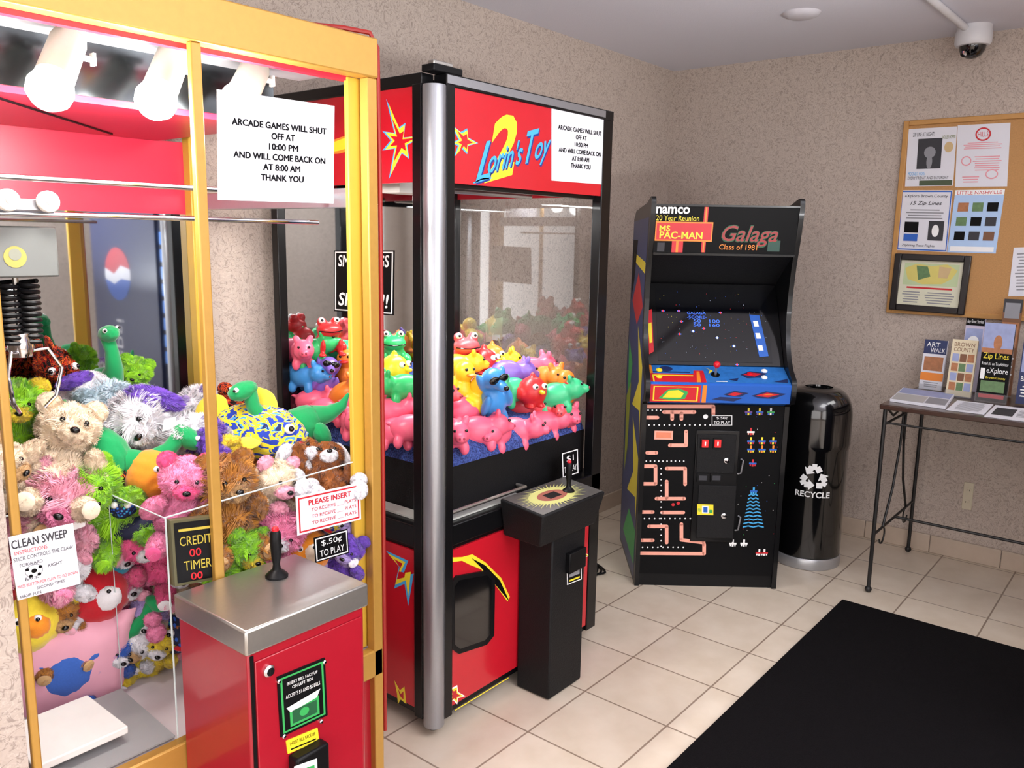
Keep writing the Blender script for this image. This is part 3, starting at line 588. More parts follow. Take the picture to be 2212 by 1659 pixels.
def rubber(kind, col, px, py, Y, rz, label, tilt=(0, 0), s=1.12):
    if px < 890: py += 14; s = min(s, 1.05)
    c = on(px, py, 'Y', Y); h = {'pig': .055, 'frog': .065, 'hound': .09, 'duck': .065, 'bird': .055}[kind]*s
    c.x = min(max(c.x, bx0+.075), bx1-.10)
    root = thing('rubber_'+kind, label, 'toy', (0, 0, 0), (tilt[0], tilt[1], rz), GR2)
    R3 = Euler((tilt[0], tilt[1], rz)).to_matrix(); root.location = c-R3 @ V((0, 0, h)); root.scale = (s, s, s)
    me = {'pig': pig_me, 'frog': frog_me, 'hound': dog_me, 'duck': duck_me, 'bird': bird_me}[kind]; M = RM[col]
    b = ell(root, 'body', me, M, (0, 0, 0), 1)
    if kind == 'pig':
        for sx in (-1, 1): ell(root, 'eye', SPH, EYEK, (sx*.017, -.093, .082), .0045); ell(root, 'nostril', SPH, mat('nostril', (150, 50, 70), .5), (sx*.006, -.1135, .063), (.003, .002, .004))
    elif kind == 'frog':
        for sx in (-1, 1):
            e = ell(root, 'eye', SPH, EYEW, (sx*.026, -.022, .122), .0105); ell(e, 'pupil', SPH, EYEK, (0, -.75, .1), .45)
        mb = MB(); R = rootM(root); mb.tube([R @ V((x, -.02-.0385*math.sqrt(max(0, 1-(x/.047)**2)), .084+.25*abs(x)*.3)) for x in [i*.008 for i in range(-5, 6)]], .002, EYEK, 6); mo = mb.build('mouth', root)
    elif kind == 'hound':
        ell(root, 'sunglasses', SPH, EYEK, (-.014, -.043, .166), (.015, .006, .011)); ell(root, 'sunglasses', SPH, EYEK, (.014, -.043, .166), (.015, .006, .011)); ell(root, 'nose', SPH, EYEK, (0, -.077, .152), .007)
    elif kind == 'duck':
        ell(root, 'beak', SPH, RM['orange'] if col != 'orange' else RM['red'], (0, -.066, .103), (.016, .018, .006))
        for sx in (-1, 1): ell(root, 'eye', SPH, EYEK, (sx*.014, -.058, .12), .005)
    else:
        ell(root, 'beak', SPH, RM['yellow'], (0, -.055, .06), (.009, .016, .008))
        for sx in (-1, 1):
            e = ell(root, 'eye', SPH, EYEW, (sx*.018, -.044, .078), .010); ell(e, 'pupil', SPH, EYEK, (0, -.7, 0), .5)
    return root
for a in [
 ('frog', 'coral', 1003, 762, 2.15, -.5, 'coral rubber frog with bulging eyes sitting on top beside the silver post', (0, 0), 1.2),
 ('bird', 'red', 1045, 784, 2.1, .3, 'round red rubber bird behind the purple pig'),
 ('pig', 'purple', 1095, 806, 2.02, 1.0, 'purple rubber pig lying above the blue sunglasses dog', (.15, .1), 1.2),
 ('pig', 'pink', 1160, 796, 2.02, 1.2, 'pink rubber pig at the top right of the pile near the far glass', (0, 0), 1.2),
 ('duck', 'yellow', 992, 830, 1.98, -.2, 'yellow rubber duck under the coral frog'),
 ('hound', 'blue', 1066, 862, 1.86, -.35, 'light blue rubber dog wearing dark sunglasses at the front', (.2, -.25), 1.3),
 ('bird', 'red', 1150, 845, 1.9, -.3, 'round red rubber bird between the blue dog and the mint pig'),
 ('pig', 'mint', 1198, 855, 1.85, .6, 'mint green rubber pig standing at the front right', (-.2, 0), 1.2),
 ('duck', 'orange', 1240, 838, 1.86, -.6, 'orange rubber duck at the far right of the pile'),
 ('pig', 'pink', 1030, 930, 1.86, 1.0, 'large pink rubber pig lying in front on the blue gravel beside the silver post', (0, .1), 1.2),
 ('pig', 'pink', 1112, 930, 1.86, .5, 'pink rubber pig standing on the gravel below the blue dog', (0, 0), 1.15),
 ('pig', 'pink', 1172, 914, 1.86, .9, 'pink rubber pig standing on the gravel below the front red bird', (0, 0), 1.15),
 ('pig', 'pink', 1222, 897, 1.86, -.4, 'pink rubber pig on the gravel at the lower right, below the mint pig'),
 ('pig', 'pink', 1005, 884, 1.93, 1.3, 'pink rubber pig wedged under the yellow duck'),
 ('frog', 'green', 850, 740, 2.3, -.7, 'green rubber frog on top, just left of the silver post', (0, 0), 1.2),
 ('bird', 'yellow', 852, 785, 2.12, .2, 'round yellow rubber bird left of the silver post'),
 ('pig', 'green', 872, 822, 2.02, -2.0, 'green rubber pig beside the silver post below the yellow bird'),
 ('pig', 'pink', 842, 875, 2.03, 1.1, 'pink rubber pig on the gravel left of the silver post, upper of two'),
 ('pig', 'pink', 838, 920, 1.98, .8, 'pink rubber pig on the gravel left of the silver post, lower of two'),
 ('frog', 'red', 708, 712, 2.42, -.4, 'red rubber frog topmost in the pile below the pig sign'),
 ('pig', 'green', 672, 745, 2.45, .7, 'green rubber pig below and left of the red frog', (-.3, 0)),
 ('hound', 'purple', 702, 812, 2.40, -.5, 'purple rubber dog with sunglasses in the rear left corner', (.1, .2)),
 ('pig', 'orange', 745, 838, 2.3, .4, 'orange rubber pig in the left part of the pile', (-.5, 0), 1.2),
 ('pig', 'blue', 645, 800, 2.46, .2, 'blue rubber pig at the far left rear corner'),
 ('pig', 'pink', 705, 872, 2.34, 1.0, 'pink rubber pig at lower left, below the purple dog'),
 ('pig', 'pink', 752, 898, 2.2, -.6, 'pink rubber pig at lower left, below the orange pig'),
 ('pig', 'pink', 800, 908, 2.1, .5, 'pink rubber pig low behind the gold post of the next machine'),
 ('pig', 'coral', 925, 855, 2.0, .3, 'coral rubber pig half hidden behind the silver post'),
 ('duck', 'yellow', 945, 792, 2.2, -.6, 'yellow rubber duck half hidden behind the silver post'),
 ('pig', 'pink', 795, 768, 2.38, -.9, 'pink rubber pig right of the red frog', (-.2, 0)),
 ('duck', 'orange', 752, 785, 2.40, -.9, 'orange rubber duck right of the purple dog with sunglasses'),
 ('pig', 'purple', 815, 820, 2.25, -1.2, 'purple rubber pig left of the silver post in the middle of the pile'),
 ('pig', 'yellow', 1110, 778, 2.2, .5, 'yellow rubber pig at the rear between the red bird and a pink pig'),
 ('pig', 'pink', 1060, 905, 2.0, -1.3, 'pink rubber pig behind the blue sunglasses dog'),
 ('pig', 'coral', 1130, 880, 1.96, .2, 'coral rubber pig under the front red bird'),
 ('pig', 'mint', 1108, 842, 1.97, -1.6, 'mint rubber pig between the blue dog and the front red bird'),
 ('pig', 'pink', 1180, 820, 1.97, .9, 'pink rubber pig behind the mint pig at the right'),
 ('pig', 'orange', 1222, 808, 1.94, -.3, 'orange rubber pig above the orange duck at the far right'),
 ('pig', 'pink', 1040, 838, 2.02, 1.4, 'pink rubber pig between the yellow duck and the blue dog'),
 ('duck', 'yellow', 1018, 862, 1.93, .5, 'yellow rubber duck right of the silver post at mid height'),
 ('pig', 'purple', 1160, 872, 1.93, 1.3, 'purple rubber pig below the front red bird'),
 ('pig', 'coral', 1236, 878, 1.86, -1.0, 'coral rubber pig at the right end of the gravel'),
 ('pig', 'yellow', 985, 792, 2.12, .8, 'yellow rubber pig directly under the coral frog'),
 ('bird', 'orange', 1075, 772, 2.22, -.4, 'round orange rubber bird at the rear right of the coral frog'),
 ('pig', 'pink', 862, 852, 2.1, 1.2, 'pink rubber pig under the green pig left of the silver post'),
 ('pig', 'pink', 780, 862, 2.2, .9, 'pink rubber pig right of the orange pig'),
 ('pig', 'pink', 660, 855, 2.42, .6, 'pink rubber pig at the far left, below the blue pig'),
 ('pig', 'mint', 740, 745, 2.44, .7, 'mint rubber pig behind the orange duck at the left rear'),
 ('pig', 'pink', 632, 748, 2.47, -.6, 'pink rubber pig at the far left rear beside the green pig'),
 ('pig', 'pink', 885, 910, 1.93, .9, 'pink rubber pig tucked against the left of the silver post'),
 ('pig', 'pink', 980, 935, 1.84, -.6, 'pink rubber pig at the left end of the front gravel edge'),
 ('pig', 'pink', 1075, 935, 1.85, -1.2, 'pink rubber pig squeezed between the two front pigs below the blue dog')]: rubber(*a)
# plush toys
def pl(name, col): return mat('plush_'+name, col, .95, var=.12, scale=14, sheen=.4, spec=.1)
PC = {k: pl(k, v) for k, v in dict(white=(236, 234, 238), cream=(232, 214, 188), lime=(150, 210, 44), pink=(244, 148, 188), hot=(236, 96, 150), brown=(150, 88, 42), gold=(184, 124, 54), purple=(114, 76, 186), pale=(204, 224, 234),
    yellow=(238, 214, 64), green=(28, 146, 84), orange=(238, 146, 44), red=(196, 34, 46), teal=(42, 138, 166), blue=(66, 110, 200), tan=(198, 160, 112), lav=(190, 170, 224), rose=(246, 178, 198)).items()}
FLAME = ramp_mat('plush_flame_red', [(0, (24, 18, 20)), (.46, (190, 36, 24)), (.54, (236, 120, 30)), (.6, (40, 20, 18))], 2.2, 2.0, .85)
FLAMEB = ramp_mat('plush_flame_blue', [(0, (30, 60, 170)), (.45, (240, 220, 50)), (.58, (70, 150, 220)), (.64, (20, 30, 90))], 2.2, 2.0, .85)
SCALE = ramp_mat('plush_scales', [(0, (60, 200, 190)), (.25, (40, 90, 190)), (.42, (16, 24, 60))], 4.5, 0, .7, 2, 0, 'voronoi')
TAGM = mat('tag_white', (244, 244, 244), .6)
GR1 = 'plush toys in the gold-framed crane machine'
def plush(kind, name, px, py, Y, s, rz, cols, label, tilt=(0, 0), fm=1, tagp=False):
    if kind in ('bear', 'dog'): py += 150*s
    rq = random.Random(px*7+py); tilt = (tilt[0]+rq.uniform(-.15, .2), tilt[1]+rq.uniform(-.25, .25)); rz += rq.uniform(-.3, .3)
    c = on(px, py, 'Y', Y); e = (tilt[0], tilt[1], rz-.45); R3 = Euler(e).to_matrix(); h = .46*s
    c.x = min(max(c.x, ax0+.04+.2*s), ax1-.03-.2*s); c.y = min(max(c.y, ay0+.04+.18*s), ay1-.04-.2*s); c.z = max(c.z, SZ+.30*s)
    root = thing('plush_'+name, label, 'toy', c-R3 @ V((0, 0, h)), e, GR1)
    F = (PLAIN, FUR_S, FUR_L)[fm]; a, b2, c3 = [PC[x] if isinstance(x, str) else x for x in (list(cols)+[cols[0]]*3)[:3]]
    def E(n, m, loc, sc, rot=Z3, me=None): return ell(root, n, me or F, m, tuple(x*s for x in loc), tuple(x*s for x in (sc if isinstance(sc, tuple) else (sc,)*3)), rot)
    if kind in ('bear', 'dog'):
        E('body', a, (0, 0, .3), (.22, .2, .27)); hd = E('head', a, (0, -.04, .70), (.215, .2, .19))
        for q in (-1, 1):
            if kind == 'bear':
                E('ear', b2, (q*.17, -.02, .86), (.085, .045, .085))
                E('arm', a, (q*.25, -.1, .42), (.085, .09, .18), (.7, q*-.5, 0)); E('leg', a, (q*.17, -.2, .1), (.10, .19, .10), (0, 0, q*.3)); E('foot_pad', c3, (q*.225, -.375, .1), (.07, .025, .07), (0, 0, q*.3), PLAIN)
            else:
                E('ear', b2, (q*.22, -.02, .70), (.07, .09, .19), (.1, q*-.35, 0))
                E('arm', a, (q*.24, -.14, .36), (.085, .085, .2), (1.0, q*-.4, 0)); E('paw', b2, (q*.29, -.30, .25), (.095, .1, .085)); E('leg', a, (q*.17, -.2, .1), (.10, .2, .10), (0, 0, q*.35)); E('foot', b2, (q*.25, -.38, .1), (.1, .09, .11))
            E('eye', EYEK, (q*.085, -.226, .745), .021, Z3, SPH)
        E('muzzle', c3, (0, -.22, .65), (.105, .09, .075)); E('nose', EYEK, (0, -.32, .675), (.036, .024, .026), Z3, SPH)
    elif kind == 'dino':
        E('body', a, (0, .05, .3), (.2, .3, .22), Z3, PLAIN); E('belly', b2, (0, -.02, .26), (.16, .28, .19), Z3, PLAIN)
        mb = MB(); R = rootM(root)
        mb.tube([R @ (V(p)*s) for p in ((0, -.14, .38), (0, -.28, .56), (0, -.31, .78), (0, -.27, .95))], [.15*s, .105*s, .08*s, .085*s], a, 14); mb.build('neck', root)
        E('head', a, (0, -.33, 1.0), (.11, .17, .105), (-.15, 0, 0), PLAIN)
        mb = MB(); mb.tube([R @ (V(p)*s) for p in ((0, .25, .3), (0, .45, .24), (.06, .62, .26), (.1, .74, .36))], [.15*s, .10*s, .06*s, .015*s], a, 12); mb.build('tail', root)
        for q in (-1, 1):
            E('eye', EYEW, (q*.08, -.41, 1.06), .030, Z3, SPH); E('pupil', EYEK, (q*.09, -.435, 1.065), .018, Z3, SPH)
            for yy in (-.1, .2): E('leg', a, (q*.16, yy, .12), (.09, .1, .15), Z3, PLAIN)
    elif kind == 'fish':
        E('body', a, (0, 0, .45), (.17, .42, .24)); E('fin', b2, (0, .05, .70), (.03, .16, .12), (.3, 0, 0), PLAIN); E('tail', b2, (0, .48, .5), (.04, .16, .2), (.2, 0, 0), PLAIN)
        for q in (-1, 1): E('eye', EYEW, (q*.115, -.3, .53), .045, Z3, SPH); E('pupil', EYEK, (q*.14, -.325, .535), .025, Z3, SPH); E('fin', b2, (q*.2, .0, .36), (.12, .1, .03), (0, q*.4, 0), PLAIN)
        E('mouth', c3, (0, -.40, .42), (.08, .04, .03), Z3, SPH)
    elif kind == 'snake':
        mb = MB(); R = rootM(root); n = 26; pts = [R @ (V((.3*cos(t*.42)*(1-t*.012), .3*sin(t*.42)*(1-t*.012), .2+.02*t))*s) for t in range(n)]
        mb.tube(pts, [s*(.05+.07*min(1, t/6)) for t in range(n)], a, 12); mb.build('body', root); p = rootM(root).inverted() @ pts[-1]
        hd = ell(root, 'head', PLAIN, a, p, .15*s)
        for q in (-1, 1): ell(root, 'eye', SPH, EYEW, p+V((q*.06*s, -.11*s, .08*s)), .035*s)
    elif kind == 'ball':
        E('body', a, (0, 0, .46), (.4, .4, .4)); E('patch', b2, (0.08, -.30, .5), (.17, .13, .17), Z3, PLAIN)
        for q in (-1, 1): E('eye', EYEW, (q*.11, -.35, .62), .05, Z3, SPH); E('pupil', EYEK, (q*.11, -.39, .625), .027, Z3, SPH)
    elif kind == 'cushion':
        mb = MB(); R = rootM(root); vs = []; n = 20
        for sd in (-1, 1):
            for j in range(n+1):
                for i in range(n+1):
                    x, y = i/n*2-1, j/n*2-1; k = ((1-x**4)*(1-y**4))**.5; pin = 1-.1*(1-abs(x*y))*(abs(x)+abs(y))/2
                    vs.append(R @ (V((x*.5*pin, sd*.16*k, .46+y*.46*pin))*s))
        fs = []; N2 = (n+1)**2
        for sd in (0, 1):
            for j in range(n):
                for i in range(n): k = sd*N2+j*(n+1)+i; fs.append((k, k+1, k+n+2, k+n+1) if sd == 0 else (k, k+n+1, k+n+2, k+1))
        mb.add(vs, fs, a); mb.build('cover', root)
        E('applique', b2, (0, -.14, .46), (.2, .035, .2), Z3, PLAIN); E('applique', b2, (-.17, -.13, .55), (.1, .03, .05), (0, .6, 0), PLAIN); E('applique', b2, (.17, -.13, .6), (.1, .03, .05), (0, -.6, 0), PLAIN)
    if tagp:
        mb = MB(); R = rootM(root); p = R @ (V((.12, -.25, .55))*s); mb.quad(p, p+V((.03, -.008, .006)), p+V((.034, -.012, .036)), p+V((.004, -.004, .03)), TAGM); mb.build('tag', root)
    return root
for a in [
 ('fish', 'dragon', 120, 795, 2.38, .24, .6, (FLAME, FLAME), 'red and black flame-print plush at the rear left below the claw'),
 ('dino', 'dinosaur', 225, 805, 2.36, .22, .4, ('green', 'green'), 'green plush dinosaur with neck raised at the rear left'),
 ('bear', 'bear', 285, 800, 2.36, .18, .2, ('lime', 'lime'), 'small lime bear at the rear beside a green dinosaur', (.3, .3), 2),
 ('dog', 'dog', 165, 830, 2.26, .24, .5, ('white', 'purple'), 'white plush dog with purple ears at the rear left', (.6, .4), 1),
 ('bear', 'bear', 240, 850, 2.22, .26, -.2, ('pale', 'pale', 'white'), 'pale blue-white shaggy bear behind the big purple-eared dog', (.8, -.3), 2),
 ('dog', 'dog', 345, 885, 2.08, .32, -.5, ('white', 'purple', 'white'), 'large white plush dog with purple ears and paws in the middle', (.5, -.6), 2, True),
 ('bear', 'bear', 30, 880, 2.14, .24, .3, ('lime', 'yellow', 'yellow'), 'lime and yellow shaggy bear at the far left edge', (.2, .3), 2),
 ('bear', 'bear', 130, 945, 2.02, .30, .35, ('cream', 'cream', 'cream'), 'cream plush bear with black nose at left', (-.1, .5), 1),
 ('dino', 'dinosaur', 265, 965, 2.02, .24, 1.9, ('green', FLAME), 'green plush dinosaur with flame print lying in the middle left', (.9, .4)),
 ('fish', 'dragon', 500, 895, 2.12, .26, .7, (FLAME, FLAME), 'red and black flame-print plush behind the gold mid post'),
 ('fish', 'fish', 565, 930, 1.96, .32, .9, (FLAMEB, 'yellow', 'red'), 'blue and yellow flame-print plush fish right of the mid post', (.2, .3), 0),
 ('dino', 'dinosaur', 625, 900, 1.93, .24, -1.3, ('green', 'green'), 'green plush dinosaur reaching up by the right glass', (.3, -.2), 0, True),
 ('dog', 'dog', 645, 990, 1.84, .24, .3, ('brown', 'white', 'white'), 'brown plush dog with white paws at right, left one of two', (-.7, .3), 1),
 ('dog', 'dog', 722, 995, 1.78, .22, -.3, ('brown', 'white', 'white'), 'brown plush dog with white paws in the right corner by the gold post', (-.8, -.2), 1),
 ('bear', 'bear', 395, 1040, 1.84, .26, .2, ('pink', 'hot', 'hot'), 'bright pink plush bear with black nose left of the mid post', (.1, .3), 1),
 ('bear', 'bear', 485, 1050, 1.79, .28, .5, ('gold', 'gold', 'tan'), 'golden brown shaggy bear behind the mid post', (0, .1), 2),
 ('bear', 'bear', 575, 1040, 1.80, .25, .2, ('cream', 'rose', 'rose'), 'cream plush bear with pink ears right of the golden bear', (.1, .2), 1),
 ('bear', 'bear', 220, 1045, 2.00, .27, .2, ('lime', 'lime', 'lime'), 'lime green shaggy bear behind the acrylic chute wall', (.4, -.2), 2),
 ('bear', 'bear', 105, 1080, 2.02, .32, .3, ('rose', 'rose', 'pink'), 'large pale pink shaggy bear at left behind the chute', (.2, .2), 2, True),
 ('ball', 'ball', 325, 1025, 1.98, .16, .2, ('orange', 'yellow'), 'orange and yellow round plush left of the bright pink bear', (0, 0), 0),
 ('bear', 'bear', 450, 965, 1.97, .22, 1.0, ('yellow', 'yellow', FLAME), 'yellow plush bear lying behind the bright pink bear', (1.0, .5), 1),
 ('snake', 'snake', 292, 1100, 2.0, .24, .2, (SCALE,), 'teal and navy scaled plush snake beside the chute', (.4, 0)),
 ('bear', 'bear', 575, 1140, 1.78, .24, .1, ('pink', 'rose', 'white'), 'pink shaggy bear below the cream and pink bear', (.3, .5), 2),
 ('bear', 'bear', 700, 1110, 1.77, .22, -.2, ('lav', 'blue', 'white'), 'lavender and blue plush bear low behind the price plate', (.2, .1), 1),
 ('bear', 'bear', 330, 1160, 1.98, .24, .2, ('hot', 'yellow', 'white'), 'hot pink plush bear with yellow ears behind the credit display', (.2, -.4), 1),
 ('bear', 'bear', 120, 1320, 2.03, .22, .2, ('gold', 'brown', 'tan'), 'brown teddy low behind the white instruction card', (.1, .2), 1),
 ('ball', 'ball', 205, 1280, 2.03, .20, 0, ('red', 'white'), 'red round plush behind the chute wall', (0, 0), 0),
 ('cushion', 'cushion', 140, 1440, 2.03, .30, .1, ('rose', 'blue'), 'pink plush cushion with blue applique at the bottom left', (.2, .1), 0),
 ('fish', 'fish', 365, 1340, 2.02, .26, .6, (SCALE, 'white', 'red'), 'blue and teal scaled plush fish low behind the chute corner', (.2, .4), 0),
 ('bear', 'bear', 285, 1390, 2.03, .22, .1, ('white', 'red', 'tan'), 'white plush bear with red ears at the bottom of the pile', (.5, .3), 1),
 ('dino', 'dinosaur', 230, 1200, 2.06, .22, .6, ('teal', 'teal'), 'teal plush dinosaur behind the chute wall', (.5, .2)),
 ('bear', 'bear', 60, 1210, 2.05, .22, .1, ('red', 'yellow', 'yellow'), 'red plush bear with yellow ears at the far left behind the card', (.2, -.2), 1),
 ('dog', 'dog', 330, 1240, 2.05, .22, .3, ('tan', 'brown', 'white'), 'tan plush dog with brown ears behind the chute corner', (.2, .2), 1),
 ('bear', 'bear', 190, 1370, 2.1, .24, .3, ('teal', 'lime', 'white'), 'teal plush bear with lime ears low in the pile behind the chute', (.4, .2), 1),
 ('bear', 'bear', 330, 1470, 2.05, .24, -.2, ('orange', 'red', 'cream'), 'orange plush bear at the bottom beside the chute corner', (.3, .2), 1),
 ('bear', 'bear', 90, 1180, 2.2, .34, .1, ('lav', 'purple', 'white'), 'lavender plush bear deep behind the pale pink bear', (.3, .1), 1),
 ('bear', 'bear', 380, 980, 2.28, .34, .1, ('blue', 'blue', 'white'), 'blue plush bear deep behind the big purple-eared dog', (.6, .1), 1),
 ('bear', 'bear', 560, 1000, 2.15, .32, .1, ('red', 'orange', 'cream'), 'red plush bear deep behind the flame-print fish', (.6, .1), 1),
 ('bear', 'bear', 480, 1160, 1.95, .30, .1, ('brown', 'brown', 'tan'), 'dark brown plush bear deep below the golden bear', (.3, .1), 1),
 ('bear', 'bear', 180, 980, 2.26, .34, .1, ('tan', 'tan', 'cream'), 'tan plush bear deep behind the cream bear', (.4, .1), 1),
 ('dog', 'dog', 420, 935, 2.04, .24, .4, ('purple', 'white', 'white'), 'purple plush dog with white ears left of the mid post', (.8, .5), 2),
 ('bear', 'bear', 300, 870, 2.28, .20, -.3, ('lav', 'white', 'white'), 'small lavender bear at the rear beside the big purple-eared dog', (.5, .3), 2),
 ('bear', 'bear', 430, 860, 2.24, .24, .1, ('white', 'lav', 'white'), 'white shaggy bear with lavender ears at the rear by the mid post', (.6, -.4), 2),
 ('bear', 'bear', 15, 1000, 2.02, .24, .5, ('cream', 'tan', 'tan'), 'cream and tan bear cut by the left edge of the photo', (.2, -.4), 1),
 ('bear', 'bear', 640, 1085, 1.80, .22, .5, ('hot', 'hot', 'rose'), 'hot pink bear between the two brown dogs and the price plate', (.6, .4), 2),
 ('fish', 'fish', 755, 1095, 1.74, .20, -.4, (FLAMEB, 'blue', 'red'), 'small blue and yellow flame-print plush behind the price plate', (.2, .6), 0),
 ('ball', 'ball', 660, 1190, 1.75, .16, .2, ('orange', 'cream'), 'orange round plush behind the black price label', (0, 0), 0),
 ('bear', 'bear', 740, 1180, 1.73, .20, -.2, ('purple', 'purple', 'lav'), 'purple plush bear at the bottom right behind the price label', (.3, .4), 1),
 ('bear', 'bear', 510, 1190, 1.76, .22, .3, ('lime', 'lime', 'yellow'), 'lime shaggy bear low beside the joystick', (.4, .3), 2),
 ('bear', 'bear', 150, 1215, 2.02, .22, -.3, ('white', 'rose', 'rose'), 'white bear with pink ears behind the chute above the red ball', (.3, .4), 1),
 ('dino', 'dinosaur', 250, 1345, 2.02, .18, 1.2, ('green', 'yellow'), 'small green plush dinosaur with yellow belly low behind the chute', (.6, .3)),
 ('ball', 'ball', 60, 1340, 2.02, .18, .3, ('yellow', 'orange'), 'yellow round plush at the left edge below the instruction card', (0, 0), 0),
 ('bear', 'bear', 235, 1450, 2.02, .20, .4, ('blue', 'pale', 'white'), 'blue bear with pale ears at the bottom right of the pink cushion', (.4, .4), 1),
 ('bear', 'bear', 385, 1440, 2.02, .20, .1, ('rose', 'hot', 'white'), 'pink bear at the bottom by the red control box', (.4, -.3), 1),
 ('bear', 'bear', 270, 1160, 2.04, .22, .2, ('rose', 'white', 'white'), 'pink bear with white ears under the teal scaled snake', (.5, -.4), 2),
 ('bear', 'bear', 300, 1310, 2.03, .22, -.2, ('lav', 'rose', 'white'), 'lavender bear with pink ears low behind the credit display', (.4, .4), 1),
 ('dog', 'dog', 370, 1230, 1.99, .22, .2, ('cream', 'pink', 'white'), 'cream plush dog with pink ears just left of the red control box', (.3, .3), 1),
 ('bear', 'bear', 330, 1400, 2.0, .20, .3, ('yellow', 'orange', 'white'), 'yellow bear with orange ears low beside the chute corner edge', (.4, .3), 1),
 ('bear', 'bear', 260, 1250, 2.05, .22, .4, ('hot', 'rose', 'white'), 'hot pink bear with pale ears right of the red round plush', (.3, -.3), 2)]: plush(*a)
# ------------------------------------------------------------------ ARCADE CABINET
A0 = V((3.234, 1.882, 0)); dU = V((.6216, -.7833, 0)).normalized(); dN = V((-dU.y, dU.x, 0)); AW = .66
Fa = Fr(A0, dU, (0, 0, 1), -dN); Fs = Fr(A0, dN, (0, 0, 1), dU)
arc_t = thing('arcade_cabinet', 'black upright video arcade cabinet with maze artwork standing in the corner', 'arcade cabinet', A0+dU*AW/2, (0, 0, math.atan2(dU.y, dU.x)))
PR = [(0, 0), (0, .87), (-.02, .885), (-.066, .895), (-.078, .92), (-.078, .985), (-.066, 1.005), (-.02, 1.035), (.02, 1.08), (.055, 1.15), (.075, 1.25), (.07, 1.38), (.05, 1.5), (.022, 1.6), (.002, 1.70), (-.006, 1.755), (-.002, 1.778), (.014, 1.788), (.06, 1.78), (.12, 1.765), (.50, 1.74), (.57, 1.70), (.60, 1.2), (.63, 1.0), (.63, 0)]
SIDEB = mat('side_blue', (34, 54, 108), .35)
for wA, wB in ((-.001, .02), (AW-.02, AW+.001)):
    mb = MB().prism(Fs, PR, wA, wB, BLACKM)
    if wA < 0:
        Fl = Fr(A0+dU*(-.0015), -dN, (0, 0, 1), -dU)
        mb.poly(Fl, [(-y, z) for y, z in [(.04, .02), (.04, .86), (-.03, .92), (-.03, .97), (.06, 1.06), (.10, 1.2), (.10, 1.36), (.07, 1.55), (.05, 1.7), (.56, 1.69), (.58, 1.2), (.61, 1.0), (.61, .02)]], .0002, SIDEB)
        for pts, mm in (([(.05, 1.03), (.25, 1.2), (.14, .95), (.35, .8), (.09, .82), (.05, .7), (.06, .9)], yl), ([(.05, .6), (.3, .75), (.2, .5), (.4, .35), (.1, .4), (.05, .3)], yl), ([(.12, 1.3), (.3, 1.45), (.5, 1.3), (.3, 1.2)], rd), ([(.05, .25), (.3, .28), (.5, .1), (.06, .08)], gn), ([(.4, 1.0), (.56, 1.1), (.52, .7)], gn), ([(.10, 1.45), (.5, 1.5), (.5, 1.54), (.09, 1.5)], yl), ([(.42, .9), (.58, .8), (.55, .4), (.46, .55)], mat('olive_yellow', (150, 160, 40), .45)), ([(.38, 1.6), (.55, 1.6), (.56, 1.3), (.46, 1.4)], kk)):
            mb.poly(Fl, [(-y, z) for y, z in pts], .0006, mm)
    mb.build('side_panel', arc_t)
P = Fa.pt
def slab(name, pts, m, x0=.02, x1=AW-.02, parent=None):   # pts = profile (y,z)
    return MB().prism(Fs, pts, x0, x1, m).build(name, parent or arc_t)
slab('back_panel', [(.54, .02), (.58, .02), (.58, 1.2), (.55, 1.7), (.52, 1.7), (.53, 1.2)], BLACKP)
slab('top_panel', [(.02, 1.75), (.53, 1.725), (.53, 1.70), (.02, 1.73)], BLACKP)
slab('speaker_panel', [(.035, 1.548), (.28, 1.40), (.28, 1.42), (.035, 1.565)], BLACKT)
# marquee
mq = QF(P(.02, 1.748, -.002), P(AW-.02, 1.748, -.002), P(.02, 1.548, -.028))
mb = MB().fbox(mq, 0, 0, -.012, 1, 1, 0, kk); mb.fbox(mq, -.0, -.05, 0, 1, .0, .008, BLACKM); mb.fbox(mq, 0, 1, 0, 1, 1.04, .008, BLACKM)
def T(t, x0, y0, x1, y1, m, fr=mq, w=.0012, **k): mb.pxtext(fr, t, x0, y0, x1, y1, w, m, **k)
def Rr(x0, y0, x1, y1, m, fr=mq, w=.0006):
    a = fr.px(x0, y1); b = fr.px(x1, y0); mb.rect(fr, a[0], a[1], b[0], b[1], w, m)
Rr(1514, 447, 1531, 545, rd); Rr(1520, 447, 1525, 545, orr, w=.0008); Rr(1450, 520, 1476, 545, rd); Rr(1459, 520, 1466, 545, orr, w=.0008)
T('namco', 1417, 447, 1491, 461, wt, bold=.03); T('20 Year Reunion', 1417, 466, 1511, 476, yl)
Rr(1414, 480, 1541, 520, orr, w=.001); Rr(1417, 483, 1538, 517, rd, w=.0013)
T('MS', 1424, 487, 1448, 499, yl, w=.0017, bold=.02); T('PAC-MAN', 1424, 501, 1518, 515, yl, w=.0017, bold=.02)
cr = mat('galaga_red', (150, 36, 40), .45)
T('Galaga', 1556, 487, 1684, 534, mat('dark_print_green', (20, 80, 50), .5), w=.0010, shear=.3, bold=.03); T('Galaga', 1558, 489, 1682, 531, cr, w=.0014, shear=.3, bold=.005)
T('Class of 1981', 1553, 529, 1636, 539, orr); Rr(1419, 524, 1436, 543, dgr); Rr(1657, 520, 1686, 543, mat('dark_teal', (30, 70, 60), .5))
mb.build('marquee', arc_t, smooth=False)
